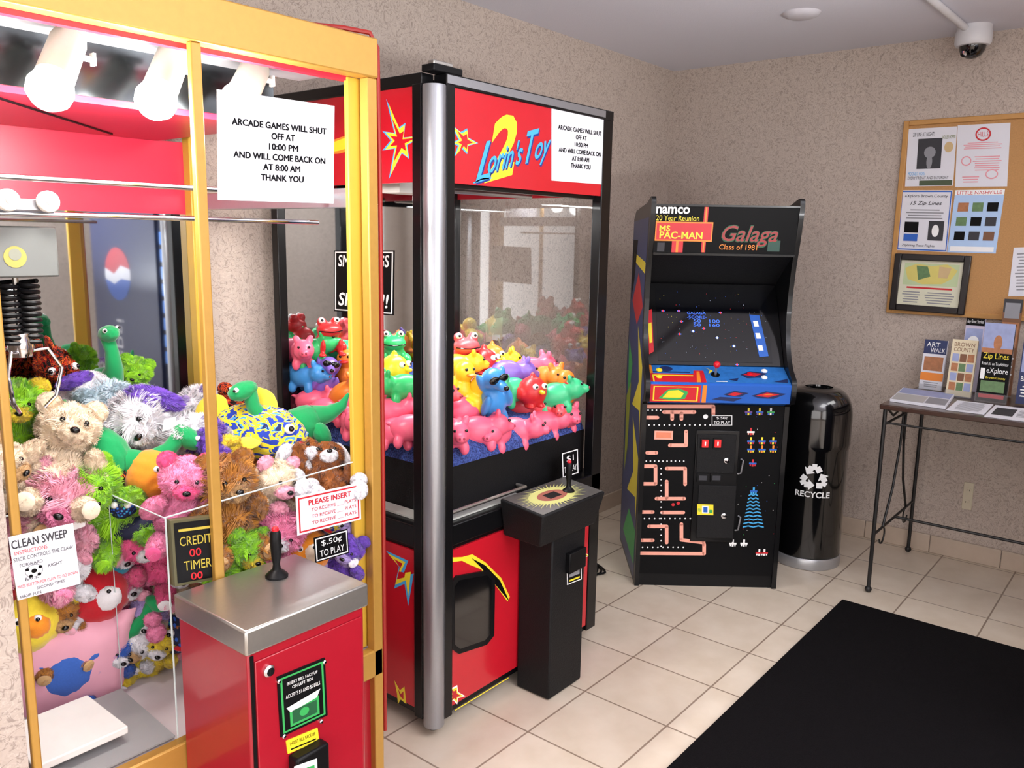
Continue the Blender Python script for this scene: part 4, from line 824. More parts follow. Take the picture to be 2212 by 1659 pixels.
# screen
sc0 = QF(P(.022, 1.40, -.27), P(AW-.022, 1.40, -.27), P(.022, 1.045, -.055))
MB().fbox(sc0, 0, 0, -.012, 1, 1, 0, GLOSSK).build('screen_bezel', arc_t)
mb = MB(); scm = mat('crt_screen', (7, 8, 13), .08, coat=.4)
mb.rect(sc0, .08, .04, .92, .93, .0012, scm)
glb = mat('screen_blue', (60, 110, 230), .4, emit=.7); glw = mat('screen_white', (200, 210, 240), .4, emit=.7); glr = mat('screen_red', (220, 50, 60), .4, emit=.6); gly = mat('screen_yellow', (230, 210, 70), .4, emit=.6)
T('GALAGA', 1484, 674, 1524, 679, glb, sc0, .002); T('-SCORE-', 1484, 683, 1526, 688, glb, sc0, .002)
T('50   100', 1498, 691, 1554, 697, glb, sc0, .002); T('50   160', 1498, 700, 1554, 705, glb, sc0, .002)
rn = random.Random(4)
for k in range(90):
    x, y = rn.uniform(.1, .9), rn.uniform(.06, .9); r = rn.uniform(.002, .004); mb.rect(sc0, x, y, x+r, y+r*1.3, .0016, rn.choice([glb, glw, glr, gly]))
for x, y in ((1472, 695), (1468, 722), (1497, 716), (1520, 710), (1549, 730), (1585, 748), (1432, 672), (1466, 672), (1556, 676), (1592, 788)):
    u, v = sc0.px(x, y); mb.rect(sc0, u-.012, v-.006, u+.012, v+.006, .002, glb); mb.rect(sc0, u-.005, v-.014, u+.005, v+.014, .0023, glw if x % 2 else glr)
mb.build('screen', arc_t, smooth=False)
q = sc0
mb = MB()
mb.pxpoly(q, [(1398, 672), (1408, 668), (1412, 760), (1402, 766)], .003, rd); mb.pxpoly(q, [(1399, 700), (1407, 697), (1409, 740), (1403, 742)], .0035, yl)
mb.build('bezel_artwork', arc_t, smooth=False); mb = MB()
mb.pxpoly(q, [(1618, 680), (1640, 682), (1660, 770), (1640, 772)], .003, bl)
for k in range(3): mb.pxpoly(q, [(1626+5*k, 694+26*k), (1636+5*k, 694+26*k), (1639+5*k, 706+26*k), (1629+5*k, 706+26*k)], .0035, wt)
mb.build('bezel_artwork', arc_t, smooth=False)
# control panel
cpn = MB().prism(Fs, [(.06, 1.04), (-.066, .985), (-.076, .975), (-.064, .895), (-.02, .885), (0.02, .87), (.06, .87)], .021, AW-.021, bl).build('control_panel', arc_t)
ct = QF(P(.021, 1.04, -.06), P(AW-.021, 1.04, -.06), P(.021, .985, .066)); cf = QF(P(.021, .975, .076), P(AW-.021, .975, .076), P(.021, .895, .064))
mb = MB(); draw(mb, ct, [('r', 0, 0, 1, 1, mat('panel_blue', (42, 110, 186), .45, var=.3, scale=50)), ('r', .0, .0, .36, .5, rd), ('r', .02, .0, .34, .42, yl), ('r', .03, .0, .33, .36, rd), ('r', .0, .5, .03, 1, orr), ('r', .03, .55, .3, .62, navy), ('d', .13, .78, .05, .16, navy), ('p', [(.30, .0), (.40, .0), (.40, .7), (.33, .7)], rd), ('p', [(.33, .0), (.36, .0), (.37, .65), (.35, .65)], orr),
    ('p', [(.66, .5), (.74, .72), (.86, .62), (.80, .35), (.70, .3)], navy), ('p', [(.68, .5), (.74, .65), (.82, .58), (.76, .4)], rd), ('p', [(.42, .9), (.47, .7), (.43, .5), (.45, .75)], yl), ('p', [(.88, .1), (.99, .3), (.98, .05)], navy), ('p', [(.56, .2), (.64, .3), (.62, .1)], navy), ('r', .47, .05, .55, .09, wt)], .0006)
mb.build('panel_artwork', cpn, smooth=False); mb = MB()
draw(mb, cf, [('r', .0, 0, .36, 1, rd), ('r', .02, .06, .34, .9, yl), ('r', .03, .1, .33, .86, rd), ('p', [(.06, .2), (.12, .7), (.2, .8), (.27, .6), (.25, .2), (.16, .1)], gn), ('p', [(.09, .25), (.13, .65), (.2, .7), (.24, .5), (.22, .25)], yl), ('r', .37, .0, .40, 1, orr),
    ('p', [(.44, .2), (.50, .35), (.66, .3), (.60, .1)], navy), ('p', [(.52, .5), (.60, .72), (.70, .6), (.64, .38), (.56, .4)], navy), ('p', [(.55, .5), (.60, .64), (.66, .55), (.60, .42)], rd), ('p', [(.72, .45), (.82, .72), (.97, .6), (.88, .30), (.78, .32)], navy), ('p', [(.75, .46), (.83, .65), (.92, .55), (.84, .38)], rd), ('p', [(.80, .5), (.84, .58), (.88, .52)], orr)], .0006)
mb.build('panel_artwork', cpn, smooth=False)
nrm = ct.N
jp = ct.hit(1545, 810)
MB().tube([jp, jp+nrm*.045], .006, STEEL).lathe(jp, [(.02, 0), (.02, .003), (0, .004)], BLACKP, 18, nrm).build('joystick', cpn); MB().ball(jp+nrm*.055, .016, mat('red_button', (0, 0, 0)), 16).build('joystick_ball', cpn)
for x, y, mm in ((1424, 800, yl), (1424, 814, yl), (1620, 809, mat('red_button', (0, 0, 0))), (1651, 802, wt), (1651, 816, wt)):
    p = ct.hit(x, y); MB().lathe(p, [(.0135, 0), (.0135, .004), (.009, .005), (.008, .008), (0, .009)], mm, 18, nrm).build('button', cpn)
# front panel
FP = Fr(P(0, 0, -.006), dU, (0, 0, 1), -dN)
fp = MB().fbox(Fa, .02, .06, -.03, AW-.02, .872, -.006, kk)
mb = fp
def ST_(pts, wpx=5, m=pk): mb.strip(FP, [FP.px(*p) for p in pts], wpx*.0021, .0006, m)
for pts in ([(1397, 878), (1541, 878), (1541, 895)], [(1434, 890), (1500, 890)], [(1452, 890), (1452, 905)], [(1472, 893), (1472, 905)], [(1398, 902), (1420, 902)], [(1482, 932), (1482, 962), (1447, 962)], [(1398, 978), (1418, 978)], [(1388, 1007), (1416, 1007), (1416, 1045), (1387, 1045)],
    [(1440, 1012), (1480, 1012), (1480, 1046)], [(1440, 1040), (1440, 1076)], [(1418, 1077), (1478, 1077)], [(1386, 1106), (1410, 1106)], [(1430, 1107), (1476, 1107)], [(1402, 1137), (1440, 1137), (1440, 1172)], [(1386, 1167), (1410, 1167)], [(1472, 1132), (1472, 1166), (1520, 1172)], [(1384, 1195), (1521, 1196), (1521, 1176)]): ST_(pts, 8)
a = FP.px(1413, 949); b = FP.px(1454, 931); mb.rect(FP, *a, *b, .0005, pk); mb.rect(FP, a[0]+.008, a[1]+.008, b[0]-.008, b[1]-.008, .0009, mat('print_peach', (226, 130, 96), .5))
for y, xs in ((886, range(1400, 1432, 9)), (918, range(1402, 1536, 11)), (996, range(1396, 1486, 9)), (1120, range(1392, 1500, 11)), (1182, range(1388, 1480, 11))):
    for x in xs: u, v = FP.px(x, y); mb.disc(FP, u, v, .0038, .0008, wt, 8)
for y in range(1012, 1184, 12): u, v = FP.px(1428, y); mb.disc(FP, u, v, .0035, .0008, wt, 8)
for x, y, r, m in ((1524, 900, .011, wt), (1454, 1090, .008, rd), (1465, 1087, .008, rd)): u, v = FP.px(x, y); mb.disc(FP, u, v, r, .0012, m, 14)
def sprite(x, y, s, m1_, m2_, m3_):
    u, v = FP.px(x, y); s *= .0021
    mb.rect(FP, u-s*.25, v-s, u+s*.25, v+s, .0008, m1_); mb.rect(FP, u-s, v-s*.4, u+s, v+s*.1, .0011, m2_); mb.rect(FP, u-s*.8, v-s*.9, u-s*.45, v-s*.4, .0011, m3_); mb.rect(FP, u+s*.45, v-s*.9, u+s*.8, v-s*.4, .0011, m3_)
for x, y, c in ((1617, 889, (yl, purp, bl)), (1641, 889, (yl, bl, purp)), (1665, 889, (wt, gn, bl)), (1622, 932, (rd, wt, pk)), (1622, 952, (yl, bl, rd)), (1646, 952, (yl, bl, rd)), (1670, 952, (yl, bl, rd)), (1622, 970, (orr, bl, yl)), (1646, 970, (orr, bl, yl)), (1670, 970, (orr, bl, yl)), (1626, 1000, (rd, bl, rd)), (1628, 1060, (lb, bl, lb)), (1583, 1173, (wt, wt, wt)), (1607, 1173, (wt, wt, wt)), (1640, 1193, (wt, rd, wt)), (1651, 1193, (wt, rd, wt))): sprite(x, y, 8, *c)
for k in range(10):
    y = 1070+k*7.6; hw = 9+k*1.4; mb.strip(FP, [FP.px(1627-hw, y), FP.px(1627-hw/2, y-2.5), FP.px(1627, y), FP.px(1627+hw/2, y-2.5), FP.px(1627+hw, y)], .006, .0008, lb)
for k in range(26): u, v = FP.px(rn.uniform(1590, 1680), rn.uniform(880, 1190)); mb.rect(FP, u, v, u+.003, v+.003, .0005, rn.choice([rd, bl, wt, gn]))
mb.build('front_panel', arc_t, smooth=False)
MB().fbox(Fa, .02, .0, -.03, AW-.02, .06, -.012, BLACKP).build('kick_board', arc_t)
# coin door
a = FP.px(1490, 1168); b = FP.px(1598, 930)
cdr = MB().fbox(FP, a[0], a[1], 0, b[0], b[1], .008, BLACKM).build('coin_door', arc_t, .003)
a2 = FP.px(1502, 1020); b2 = FP.px(1590, 938); MB().fbox(FP, a2[0], a2[1], .008, b2[0], b2[1], .013, BLACKT).build('upper_door', cdr, .003)
a2 = FP.px(1502, 1160); b2 = FP.px(1590, 1048); MB().fbox(FP, a2[0], a2[1], .008, b2[0], b2[1], .013, BLACKT).build('cash_door', cdr, .003)
CB = mat('coin_red', (220, 24, 28), .3, emit=.8)
for x in (1521, 1548):
    u, v = FP.px(x, 956); MB().fbox(FP, u-.019, v-.022, .013, u+.019, v+.024, .020, BLACKP).fbox(FP, u-.014, v-.016, .020, u+.014, v+.018, .027, CB).rect(FP, u-.003, v-.008, u+.003, v+.01, .0275, wt).build('coin_button', cdr)
for x in (1517, 1546):
    u, v = FP.px(x, 1030); MB().fbox(FP, u-.026, v-.02, .008, u+.026, v+.02, .016, BLACKP).fbox(FP, u-.018, v-.012, .0158, u+.018, v+.010, .0165, dgr).build('coin_return', cdr, .002)
for x, y in ((1568, 993), (1562, 1112)):
    u, v = FP.px(x, y); MB().lathe(FP.pt(u, v, .012), [(.013, 0), (.013, .006), (.008, .008), (0, .008)], CHROME, 16, -dN).build('lock', cdr)
for x, y in ((1596, 1006), (1590, 1128)):
    u, v = FP.px(x, y); MB().tube([FP.pt(u-.006, v-.035, .012), FP.pt(u+.006, v-.03, .02), FP.pt(u+.014, v+.03, .02), FP.pt(u+.004, v+.036, .012)], .004, SILVER).build('hasp', cdr)
q = FP.sub((1506, 1089), (1541, 1090), (1506, 1112), .0135); mb = MB().rect(q, 0, 0, 1, 1, 0, yl); draw(mb, q, [('r', .3, .15, .7, .85, wt), ('r', .38, .25, .64, .75, bl), ('t', 'FBI', .05, .3, .25, .6, gn), ('r', .75, .2, .95, .5, gn)], .0004); mb.build('door_sticker', cdr, smooth=False)
sheet('price_label', 'black fifty cent price label above the coin door of the arcade cabinet', 'sign', FP, (1536, 896), (1583, 896), (1536, 920), [('r', .03, .05, .97, .95, wt), ('r', .06, .1, .94, .9, kk), ('t', '$.50¢', .25, .55, .75, .84, wt), ('t', 'TO PLAY', .12, .16, .88, .45, wt)], kk, .001)
# cables on floor left of arcade
mb = MB()
for k in range(3):
    pts = [V((3.02+.02*k, 2.2-.03*k, .008)), V((3.10, 2.12+.02*k, .008)), V((3.17+.02*k, 2.08, .008)), V((3.28, 2.12-.02*k, .008)), V((3.38, 2.22+.03*k, .008)), V((3.45, 2.32+.02*k, .008)), V((3.5+.02*k, 2.5, .008))]
    sm = []
    for i in range(len(pts)-1):
        p0, p1, p2, p3 = pts[max(i-1, 0)], pts[i], pts[i+1], pts[min(i+2, len(pts)-1)]
        sm += [(p1*2+(p2-p0)*t+(p0*2-p1*5+p2*4-p3)*t*t+(p1*3-p0-p2*3+p3)*t**3)*.5 for t in (0, .25, .5, .75)]
    mb.tube(sm, .005, BLACKP, 6)
tag(mb.build('power_cable'), 'loose black power cables on the floor left of the arcade cabinet', 'cable')
# ------------------------------------------------------------------ RECYCLE BIN
bc = V((4.115, 1.40, 0)); br = .162
bn = thing('recycling_bin', 'glossy black domed bin with white recycling symbol beside the arcade cabinet', 'bin', bc)
MB().lathe(bc, [(br-.01, .055), (br, .06), (br, .60), (br+.003, .605), (br+.003, .625)], GLOSSK, 48).build('body', bn)
MB().lathe(bc, [(br+.002, .002), (br+.004, .02), (br+.004, .05), (br, .056), (br-.012, .056)], mat('silver_base', (170, 170, 172), .35, .6), 48).build('base_ring', bn, label='silver base ring')
dome = [(br+.005, .625), (br+.005, .755)] + [(.07+(br+.005-.07)*cos(t)**.8, .755+.14*sin(t)) for t in [i*pi/2/12 for i in range(1, 12)]] + [(.072, .897), (.070, .899), (.066, .899), (.064, .888), (.062, .80), (0, .80)]
MB().lathe(bc, dome, GLOSSK, 48).build('dome_lid', bn)
fa = math.atan2(-bc.y, -bc.x)
CF = CylFr(bc, br, fa+.06)
mb = MB(); cv = .475; rs = .074
def tri(a): return (rs*cos(a), rs*sin(a))
V3 = [tri(rad(90+120*k)) for k in range(3)]
for k in range(3):
    A, B, Cc = V3[(k-1) % 3], V3[k], V3[(k+1) % 3]
    def lp(p, q, t): return (p[0]+(q[0]-p[0])*t, p[1]+(q[1]-p[1])*t)
    p0 = lp(B, A, .40); p1 = lp(B, A, .17); p2 = lp(B, Cc, .17); p3 = lp(B, Cc, .32); pt_ = lp(B, Cc, .54)
    o = lambda p: (p[0], p[1]+cv)
    n = 4
    for a_, b_2 in ((p0, p1), (p1, p2), (p2, p3)):
        seg = [lp(a_, b_2, i/n) for i in range(n+1)]
        mb.strip(CF, [o(p) for p in seg], .028, .002, wt, False)
    l = math.hypot(pt_[0]-p3[0], pt_[1]-p3[1]); nx_, ny_ = -(pt_[1]-p3[1])/l, (pt_[0]-p3[0])/l
    mb.poly(CF, [o((p3[0]+nx_*.028, p3[1]+ny_*.028)), o((p3[0]-nx_*.028, p3[1]-ny_*.028)), o(pt_)], .0022, wt)
mb.build('recycling_symbol', bn, smooth=False)
mb = MB().text(CF, 'RECYCLE', -.082, .375, .082, .405, .0018, wt, bold=.02); mb.build('lettering', bn, smooth=False)
# ------------------------------------------------------------------ TABLE
tz = .895; tyA, tyB = 1.035, -.25; tX0, tX1 = 3.885, 4.60
tb = thing('console_table', 'dark wood table on black wrought iron legs beneath the corkboard', 'table', ((tX0+tX1)/2, (tyA+tyB)/2, 0))
MB().box((tX0-.01, tyB, tz-.022), (tX1, tyA+.01, tz), WOOD).build('tabletop', tb, .004)
for yy in (tyA-.01, tyB+.02):
    for xx in (tX0+.015, tX1-.02):
        MB().tube([(xx, yy, .018), (xx, yy, tz-.022)], .009, IRON, 8).ball((xx, yy, .016), (.016, .016, .016), IRON, 12).build('leg', tb)
    xm = (tX0+tX1)/2
    mb = MB().tube([(tX0+.015, yy, .80), (tX1-.02, yy, .80)], .006, IRON).tube([(tX0+.015, yy, .28), (tX1-.02, yy, .28)], .006, IRON)
    for q in (-1, 1):
        mb.tube([(xm+q*.02, yy, .80), (xm+q*.03, yy, .65), (xm+q*.09, yy, .45), (xm+q*.2, yy, .28)], .006, IRON)
        mb.tube([(xm+q*.02, yy, .80), (xm+q*.08, yy, .835), (xm+q*.2, yy, .82), (xm+q*.3, yy, .865)], .005, IRON)
        pts = [(xm+q*(.2+.04*math.cos(t)), yy, .24+.04*math.sin(t)) for t in [i*.4+1.57 for i in range(12)]]; mb.tube(pts, .004, IRON, 6)
    mb.build('end_frame', tb)
mb = MB().tube([(xm, tyA-.01, .28), (xm, tyB+.02, .28)], .007, IRON); mb.build('stretcher', tb)
MB().tube([(tX0+.015, tyA-.01, .81), (tX0+.015, tyB+.02, .81)], .005, IRON).build('apron_rail', tb)
MB().tube([(tX1-.02, tyA-.01, .81), (tX1-.02, tyB+.02, .81)], .005, IRON).build('apron_rail', tb)
# literature on the table
def leaflet(label, X, x0, x1, yt, items, paper, z0=tz+.001, th=.018, name='brochure', holder=True, holder_label=None):
    f = Fr((X, 0, 0), (0, -1, 0), (0, 0, 1), (-1, 0, 0)); ym = 860
    a = f.px(x0, ym); b = f.px(x1, yt); zt = b[1]
    lean = .035
    q = Fr(V((X, -a[0], z0+.006)), V((0, -(b[0]-a[0]), 0)), V((lean, 0, zt-z0-.006)), V((-1, 0, .1)).normalized())
    mb = MB().fbox(q, 0, 0, -th, 1, 1, 0, paper); draw(mb, q, items, .0006); o = mb.build(name, smooth=False); tag(o, label, 'brochure')
    if holder:
        mb = MB()
        mb.fbox(q, -.03, -.02, .004, 1.03, .10, .0055, ACRYL).fbox(q, -.03, -.03, -th-.004, 1.03, .0, .004, ACRYL).fbox(q, -.03, -.02, -th-.004, 1.03, .96, -th-.002, ACRYL)
        tag(mb.build('brochure_holder', smooth=False), holder_label, 'holder')
    return o
PH = mat('photo_warm', (170, 110, 70), .5, var=.4, scale=60); PHG = mat('photo_green', (96, 128, 84), .5, var=.4, scale=60); PHS = mat('photo_sky', (150, 160, 200), .5, var=.2, scale=30)
leaflet('white and dark leaflet titled ART WALK, leftmost on the table', 4.41, 1982, 2044, 738, [('r', 0, .72, 1, 1, navy), ('t', 'ART', .1, .86, .7, .95, wt), ('t', 'WALK', .3, .75, .95, .84, wt), ('r', .08, .38, .92, .66, PH), ('r', 0, .18, 1, .34, orr), ('l', .1, .04, .9, .16, 3, gy)], PAPER, holder_label='clear holder around the ART WALK leaflet')
leaflet('pale photo-grid leaflet titled BROWN COUNTY beside the ART WALK leaflet', 4.31, 2041, 2110, 738, [('t', 'BROWN', .1, .88, .9, .95, brn), ('t', 'COUNTY', .1, .79, .9, .86, brn)]+[('r', .08+.3*i, .1+.17*j, .34+.3*i, .24+.17*j, (PH, PHG, PHS, brn)[(i+2*j) % 4]) for i in range(3) for j in range(4)], mat('cream_paper', (222, 208, 176), .6), holder_label='clear holder around the BROWN COUNTY leaflet')
leaflet('dark leaflet titled Zip Lines with a sunset picture on top', 4.27, 2107, 2192, 702, [('r', 0, .62, 1, 1, PHS), ('d', .5, .75, .14, .1, PH), ('r', 0, .62, 1, .68, PH), ('t', 'Zip Lines', .08, .52, .92, .62, yl), ('t', 'Rated #1 on TripAdvisor', .06, .45, .94, .50, wt), ('t', 'eXplore', .25, .34, .95, .43, wt), ('t', 'Brown County', .25, .28, .9, .32, yl), ('r', .05, .28, .2, .42, wt), ('r', .1, .12, .9, .26, PHG), ('r', .08, .04, .92, .09, rd)], kk, holder_label='clear holder around the Zip Lines leaflet')
leaflet('pale purple leaflet standing behind the BROWN COUNTY leaflet', 4.50, 2066, 2126, 690, [('r', 0, .9, 1, 1, kk), ('t', 'Any Great Stories?', .06, .92, .94, .98, wt), ('r', .05, .55, .95, .86, PHS), ('d', .5, .68, .3, .08, wt)], mat('lilac_paper', (196, 186, 206), .6), holder=False)
leaflet('brown photo leaflet in the rear row behind the Zip Lines leaflet', 4.50, 2142, 2208, 648, [('r', .0, .86, 1, 1, dgr), ('r', .1, .80, .9, .96, gy), ('r', .05, .5, .95, .76, PH), ('l', .1, .2, .9, .45, 6, wt)], brn, holder=False)
leaflet('dark blue leaflet at the right edge of the photo', 4.30, 2194, 2262, 740, [('r', .05, .5, .95, .9, PHS), ('t', 'BROWN', .1, .36, .9, .44, wt), ('l', .1, .1, .9, .3, 4, wt)], navy, holder=False)
def flat(name, label, pts, th, m, items=(), cat='paper'):
    P4 = [on(x, y, 'Z', tz+.001) for x, y in pts]; q = Fr(P4[3], P4[2]-P4[3], P4[0]-P4[3], (0, 0, 1)); mb = MB().fbox(q, 0, 0, 0, 1, 1, th, m); draw(mb, q, items, th+.0005); return tag(mb.build(name, smooth=False), label, cat)
flat('magazine', 'stack of glossy magazines lying at the left end of the table', [(1950, 842), (2065, 855), (2042, 884), (1922, 867)], .012, PAPER, [('r', .02, .55, .98, .98, PHS), ('r', .02, .02, .6, .5, mat('cover_grey', (176, 176, 176), .4)), ('r', .62, .05, .98, .5, gy)], 'magazine')
flat('paper_sheet', 'white printed sheet lying in front of the Zip Lines leaflet', [(2068, 866), (2148, 872), (2126, 896), (2044, 886)], .003, PAPER, [('l', .1, .1, .9, .9, 9, gy)])
flat('paper_sheet', 'white sheet with dark photo lying at the right edge of the table', [(2150, 876), (2240, 884), (2220, 912), (2126, 900)], .003, PAPER, [('r', .1, .2, .6, .8, dgr), ('l', .65, .2, .95, .8, 6, gy)])
# ------------------------------------------------------------------ CORKBOARD
Fw = Fr((XR, 0, 0), (0, -1, 0), (0, 0, 1), (-1, 0, 0))
kb = thing('corkboard', 'oak-framed corkboard covered with flyers on the right wall', 'notice board', (XR, .6, 1.24))
ku0, kv1 = -1.263, 2.216; kv0 = 1.246; ku1 = .15
MB().fbox(Fw, ku0+.02, kv0+.02, .001, ku1-.02, kv1-.02, .012, CORK).build('cork_panel', kb)
mb = MB()
for a in ((ku0, kv0, ku0+.025, kv1), (ku1-.025, kv0, ku1, kv1), (ku0+.025, kv0, ku1-.025, kv0+.025), (ku0+.025, kv1-.025, ku1-.025, kv1)): mb.fbox(Fw, a[0], a[1], .001, a[2], a[3], .022, OAK)
mb.build('frame', kb, .003)
W_ = .0125
sheet('flyer', 'white flyer on night zip lining with a dark photo, top left of the corkboard', 'flyer', Fw, (1963, 279), (2068, 273), (1955, 403), [('t', 'ZIP LINE AT NIGHT!', .1, .86, .55, .93, dgr), ('r', .22, .30, .72, .82, dgr), ('d', .48, .58, .12, .1, gy), ('d', .48, .42, .06, .12, gy), ('t', 'MOONLIT HOPS', .05, .19, .4, .25, lb), ('t', 'EVERY FRIDAY AND SATURDAY', .05, .12, .9, .17, dgr), ('r', .3, .01, .98, .1, mat('olive', (70, 84, 60), .6)), ('t', 'HOLLER HOPPIN', .72, .8, .98, .86, mat('olive_text', (120, 130, 60), .6)), ('d', .86, .66, .09, .09, tan)], w=W_)
sheet('flyer', 'white flyer with faint red map and round red emblem, top right of the corkboard', 'flyer', Fw, (2069, 271), (2183, 265), (2063, 404), [('d', .5, .84, .15, .11, rd), ('d', .5, .84, .12, .085, PAPER), ('t', 'HILLS', .40, .80, .60, .88, rd), ('l', .1, .6, .9, .72, 4, pnk), ('d', .2, .42, .1, .08, pnk), ('d', .2, .42, .08, .06, PAPER), ('l', .3, .25, .9, .5, 7, pnk), ('d', .7, .2, .12, .08, pnk), ('d', .7, .2, .1, .06, PAPER), ('l', .1, .06, .5, .18, 3, pnk)], w=W_)
sheet('flyer', 'white flyer headed 15 Zip Lines with black climber photo, middle left of corkboard', 'flyer', Fw, (1948, 411), (2058, 411), (1937, 540), [('r', .01, .01, .99, .03, bl), ('r', .01, .97, .99, .99, bl), ('r', .01, .01, .03, .99, bl), ('r', .97, .01, .99, .99, bl), ('t', 'eXplore Brown County', .08, .87, .92, .93, INK), ('t', '15 Zip Lines', .2, .74, .82, .82, INK, .3), ('l', .1, .52, .9, .7, 4, gy), ('r', .6, .18, .9, .5, dgr), ('d', .74, .34, .07, .1, wt), ('r', .12, .3, .4, .48, kk), ('r', .12, .16, .4, .28, bl), ('t', 'Ziplining Tour Flights', .1, .06, .75, .11, INK)], w=W_)
sheet('flyer', 'pale blue flyer with a grid of small photos, middle right of the corkboard', 'flyer', Fw, (2064, 411), (2171, 409), (2046, 545), [('r', 0, .92, 1, 1, wt), ('t', 'LITTLE NASHVILLE', .05, .93, .95, .985, rd)]+[('r', .1+.3*i, .2+.23*j, .32+.3*i, .34+.23*j, (kk, PH, dgr, PHG, brn)[(i*2+j*3) % 5]) for i in range(3) for j in range(3)]+[('r', .05, .02, .95, .1, wt)], mat('sky_paper', (176, 204, 240), .6), w=W_)
sheet('notice_paper', 'white printed notice half out of frame at the right of the corkboard', 'flyer', Fw, (2190, 535), (2300, 530), (2178, 640), [('l', .08, .1, .92, .9, 12, gy)], w=W_)
pf = thing('framed_map', 'dark framed coloured map leaning over the bottom left of the corkboard', 'picture', Fw.hit(2010, 682))
q = Fw.sub((1936, 547), (2101, 553), (1922, 668), .024)
mb = MB(); DK = mat('dark_frame', (30, 24, 24), .35)
for a in ((0, 0, .09, 1), (.91, 0, 1, 1), (.09, 0, .91, .11), (.09, .89, .91, 1)): mb.fbox(q, a[0], a[1], 0, a[2], a[3], .02, DK)
mb.build('frame', pf, .004)
mb = MB().rect(q, .08, .1, .92, .9, .004, mat('map_paper', (216, 214, 190), .4)); draw(mb, q, [('r', .14, .46, .86, .84, mat('map_land', (190, 206, 160), .5)), ('p', [(.15, .75), (.3, .83), (.5, .80), (.7, .84), (.84, .74), (.78, .6), (.66, .5), (.4, .48), (.2, .56)], mat('map_yellow', (214, 200, 110), .5)), ('p', [(.3, .8), (.45, .79), (.5, .62), (.34, .55)], PHG), ('p', [(.6, .8), (.76, .78), (.72, .6), (.6, .6)], tan), ('r', .2, .40, .8, .43, rd), ('l', .14, .14, .4, .36, 5, gy), ('l', .45, .14, .84, .36, 5, gy)], .0045); mb.build('map_print', pf, smooth=False)
# outlets
def outlet(fr, x0, y0, x1, y1, label):
    a = fr.px(x0, y1); b = fr.px(x1, y0); o = thing('wall_outlet', label, 'outlet', fr.pt((a[0]+b[0])/2, a[1], 0)); IV = mat('ivory', (206, 196, 172), .4)
    MB().fbox(fr, a[0], a[1], 0, b[0], b[1], .006, IV).build('plate', o, .002)
    cx = (a[0]+b[0])/2
    for k in (.28, .72):
        cz_ = a[1]+(b[1]-a[1])*k; mb = MB().prism(fr, [(cx+.015*cos(t*pi/8), cz_+.013*sin(t*pi/8)) for t in range(16)], .006, .009, IV)
        for dx in (-.006, .006): mb.rect(fr, cx+dx-.001, cz_-.004, cx+dx+.001, cz_+.005, .0094, kk)
        mb.build('socket', o)
    return o
outlet(Fw, 2077, 1044, 2105, 1098, 'ivory electrical outlet low on the right wall behind the table')
Fl2 = Fr((0, YL, 0), (1, 0, 0), (0, 0, 1), (0, -1, 0))
o = outlet(Fl2, 1048, 686, 1084, 740, 'ivory electrical outlet on the left wall seen through the black crane machine')
p = Fl2.hit(1064, 728); MB().tube([p+V((0, -.01, 0)), p+V((0, -.035, -.005)), p+V((.02, -.045, -.06)), p+V((.03, -.03, -.2)), p+V((.0, -.02, -.6))], .005, mat('beige_cable', (190, 180, 150), .5)).box(p+V((-.014, -.035, -.012)), p+V((.014, -.008, .012)), WHITE).build('plug', o)
# ceiling items
dc = V((4.50, .955, 0))
dcam = thing('security_camera', 'white ceiling security camera with black dome above the corkboard', 'camera', (dc.x, dc.y, ZC-.14))
CW = mat('camera_white', (214, 214, 218), .4)
MB().lathe((dc.x, dc.y, ZC), [(.0, 0), (.074, 0), (.074, -.02), (.078, -.03), (.078, -.075), (.070, -.088), (.055, -.09)], CW, 40).build('housing', dcam)
MB().lathe((dc.x, dc.y, ZC), [(.058, -.088), (.054, -.11), (.040, -.13), (.02, -.142), (0, -.145)], GLOSSK, 32).build('dome', dcam)
MB().lathe((dc.x-.03, dc.y+.02, ZC-.115), [(0, .032), (.014, .03), (.014, .024), (0, .024)], CHROME, 16, (-.7, .1, -.4)).build('lens', dcam)
mb = MB().tube([(2.2, 1.02, ZC-.016), (4.43, .98, ZC-.016)], .016, CW, 14); tag(mb.build('conduit'), 'white cable conduit running along the ceiling to the security camera', 'conduit')
MB_ = MB().lathe((3.82, 1.51, ZC), [(0, -.022), (.05, -.022), (.075, -.012), (.082, 0)], mat('detector_white', (200, 198, 205), .6), 32); tag(MB_.build('ceiling_disc'), 'flat round cover on the ceiling in front of the corner', 'detector')
# ------------------------------------------------------------------ vending machine beside the camera, seen in the mirror of the gold machine
vx = 2.75
vm = thing('vending_machine', 'dark blue drink vending machine with round emblem, reflected in the mirror', 'vending machine', (vx+.38, -.59, 0))
VB = mat('vending_blue', (26, 32, 58), .35, coat=.2)
MB().box((vx, -1.14, .02), (vx+.76, -.04, 1.86), VB).build('body', vm, .01)
Fv = Fr((vx, 0, 0), (0, -1, 0), (0, 0, 1), (-1, 0, 0))
mb = MB().fbox(Fv, .20, .35, 0, 1.10, 1.82, .02, mat('vending_front', (34, 40, 70), .35, emit=.08)); mb.build('front_panel', vm)
mb = MB(); cc = (.73, 1.31); r = .18; n = 24
emw = mat('emblem_white', (170, 170, 176), .5); emr = mat('emblem_red', (140, 40, 52), .5); emb = mat('emblem_blue', (44, 74, 140), .5)
mb.disc(Fv, cc[0], cc[1], r, .021, emw, 32)
mb.poly(Fv, [(cc[0]+r*cos(t), cc[1]+r*sin(t)) for t in [rad(12+i*156/n) for i in range(n+1)]]+[(cc[0]-.05, cc[1]+.06), (cc[0]+.05, cc[1]+.0)], .0215, emr)
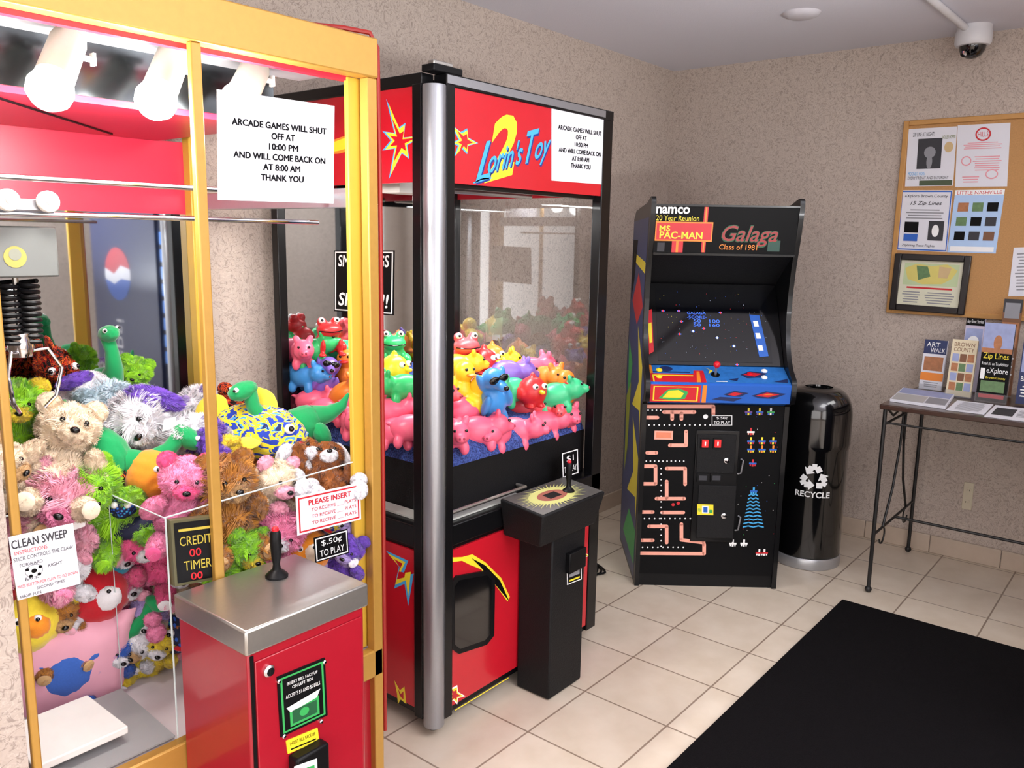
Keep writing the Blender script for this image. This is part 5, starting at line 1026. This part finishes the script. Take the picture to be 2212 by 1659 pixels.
mb.poly(Fv, [(cc[0]+r*cos(t), cc[1]+r*sin(t)) for t in [rad(192+i*156/n) for i in range(n+1)]]+[(cc[0]+.05, cc[1]-.07), (cc[0]-.05, cc[1]-.03)], .0215, emb); mb.build('emblem', vm, smooth=False)
mb = MB(); qv = Fr(Fv.pt(.82, .60, .021), (0, 0, 1), (0, 1, 0), (-1, 0, 0)); mb.text(qv, 'pepsi', 0, 0, .40, .14, .001, emw); mb.build('lettering', vm, smooth=False)
for k in range(8): MB().fbox(Fv, .07, .75+k*.11, 0, .16, .83+k*.11, .012, mat('vend_button', (50, 110, 190), .3, emit=.4)).build('button', vm, .003)
MB().fbox(Fv, .25, .12, 0, 1.0, .3, .015, BLACKP).build('dispenser', vm, .005)
# ------------------------------------------------------------------ lights
def area(name, loc, sx, sy, e, col=(1, 1, 1), rot=Z3):
    l = bpy.data.lights.new(name, 'AREA'); l.shape = 'RECTANGLE'; l.size = sx; l.size_y = sy; l.energy = e; l.color = col
    o = bpy.data.objects.new(name, l); COL.objects.link(o); o.location = loc; o.rotation_euler = rot; return o
area('ceiling_light', (1.7, -.5, 2.57), 1.4, .9, 20, (1, .99, .97))
area('ceiling_light', (3.4, -.9, 2.57), 1.4, .9, 26, (1, .99, .97))
area('fill_light', (-.1, YA+.03, 1.35), 3.4, 2.2, 78, (.99, .99, 1), (rad(90), 0, 0))  # added soft fill for walls and ceiling; there is no window behind it
area('fill_light', (XA+.03, -.6, 1.35), 2.2, 3.4, 72, (.99, .99, 1), (0, rad(-90), 0))  # second added fill panel, on the near wall, also without a window
area('uplight_fill', (1.7, -1.2, 1.2), .9, .9, 170, (.98, .985, 1), (pi, 0, 0))  # added upward fill to brighten the ceiling; no floor lamp stands here
area('crane_tube_light', (2.2, 2.1, 1.735), .7, .08, 14, (1, .99, .97))
for i, p in enumerate(bulbs):
    l = bpy.data.lights.new('bulb_light', 'POINT'); l.energy = 10; l.shadow_soft_size = .04; l.color = (1, .98, .95)
    o = bpy.data.objects.new('bulb_light', l); COL.objects.link(o); o.location = p
w = bpy.data.worlds.new('world'); S.world = w; w.use_nodes = True; w.node_tree.nodes['Background'].inputs[0].default_value = (.5, .5, .55, 1); w.node_tree.nodes['Background'].inputs[1].default_value = .1
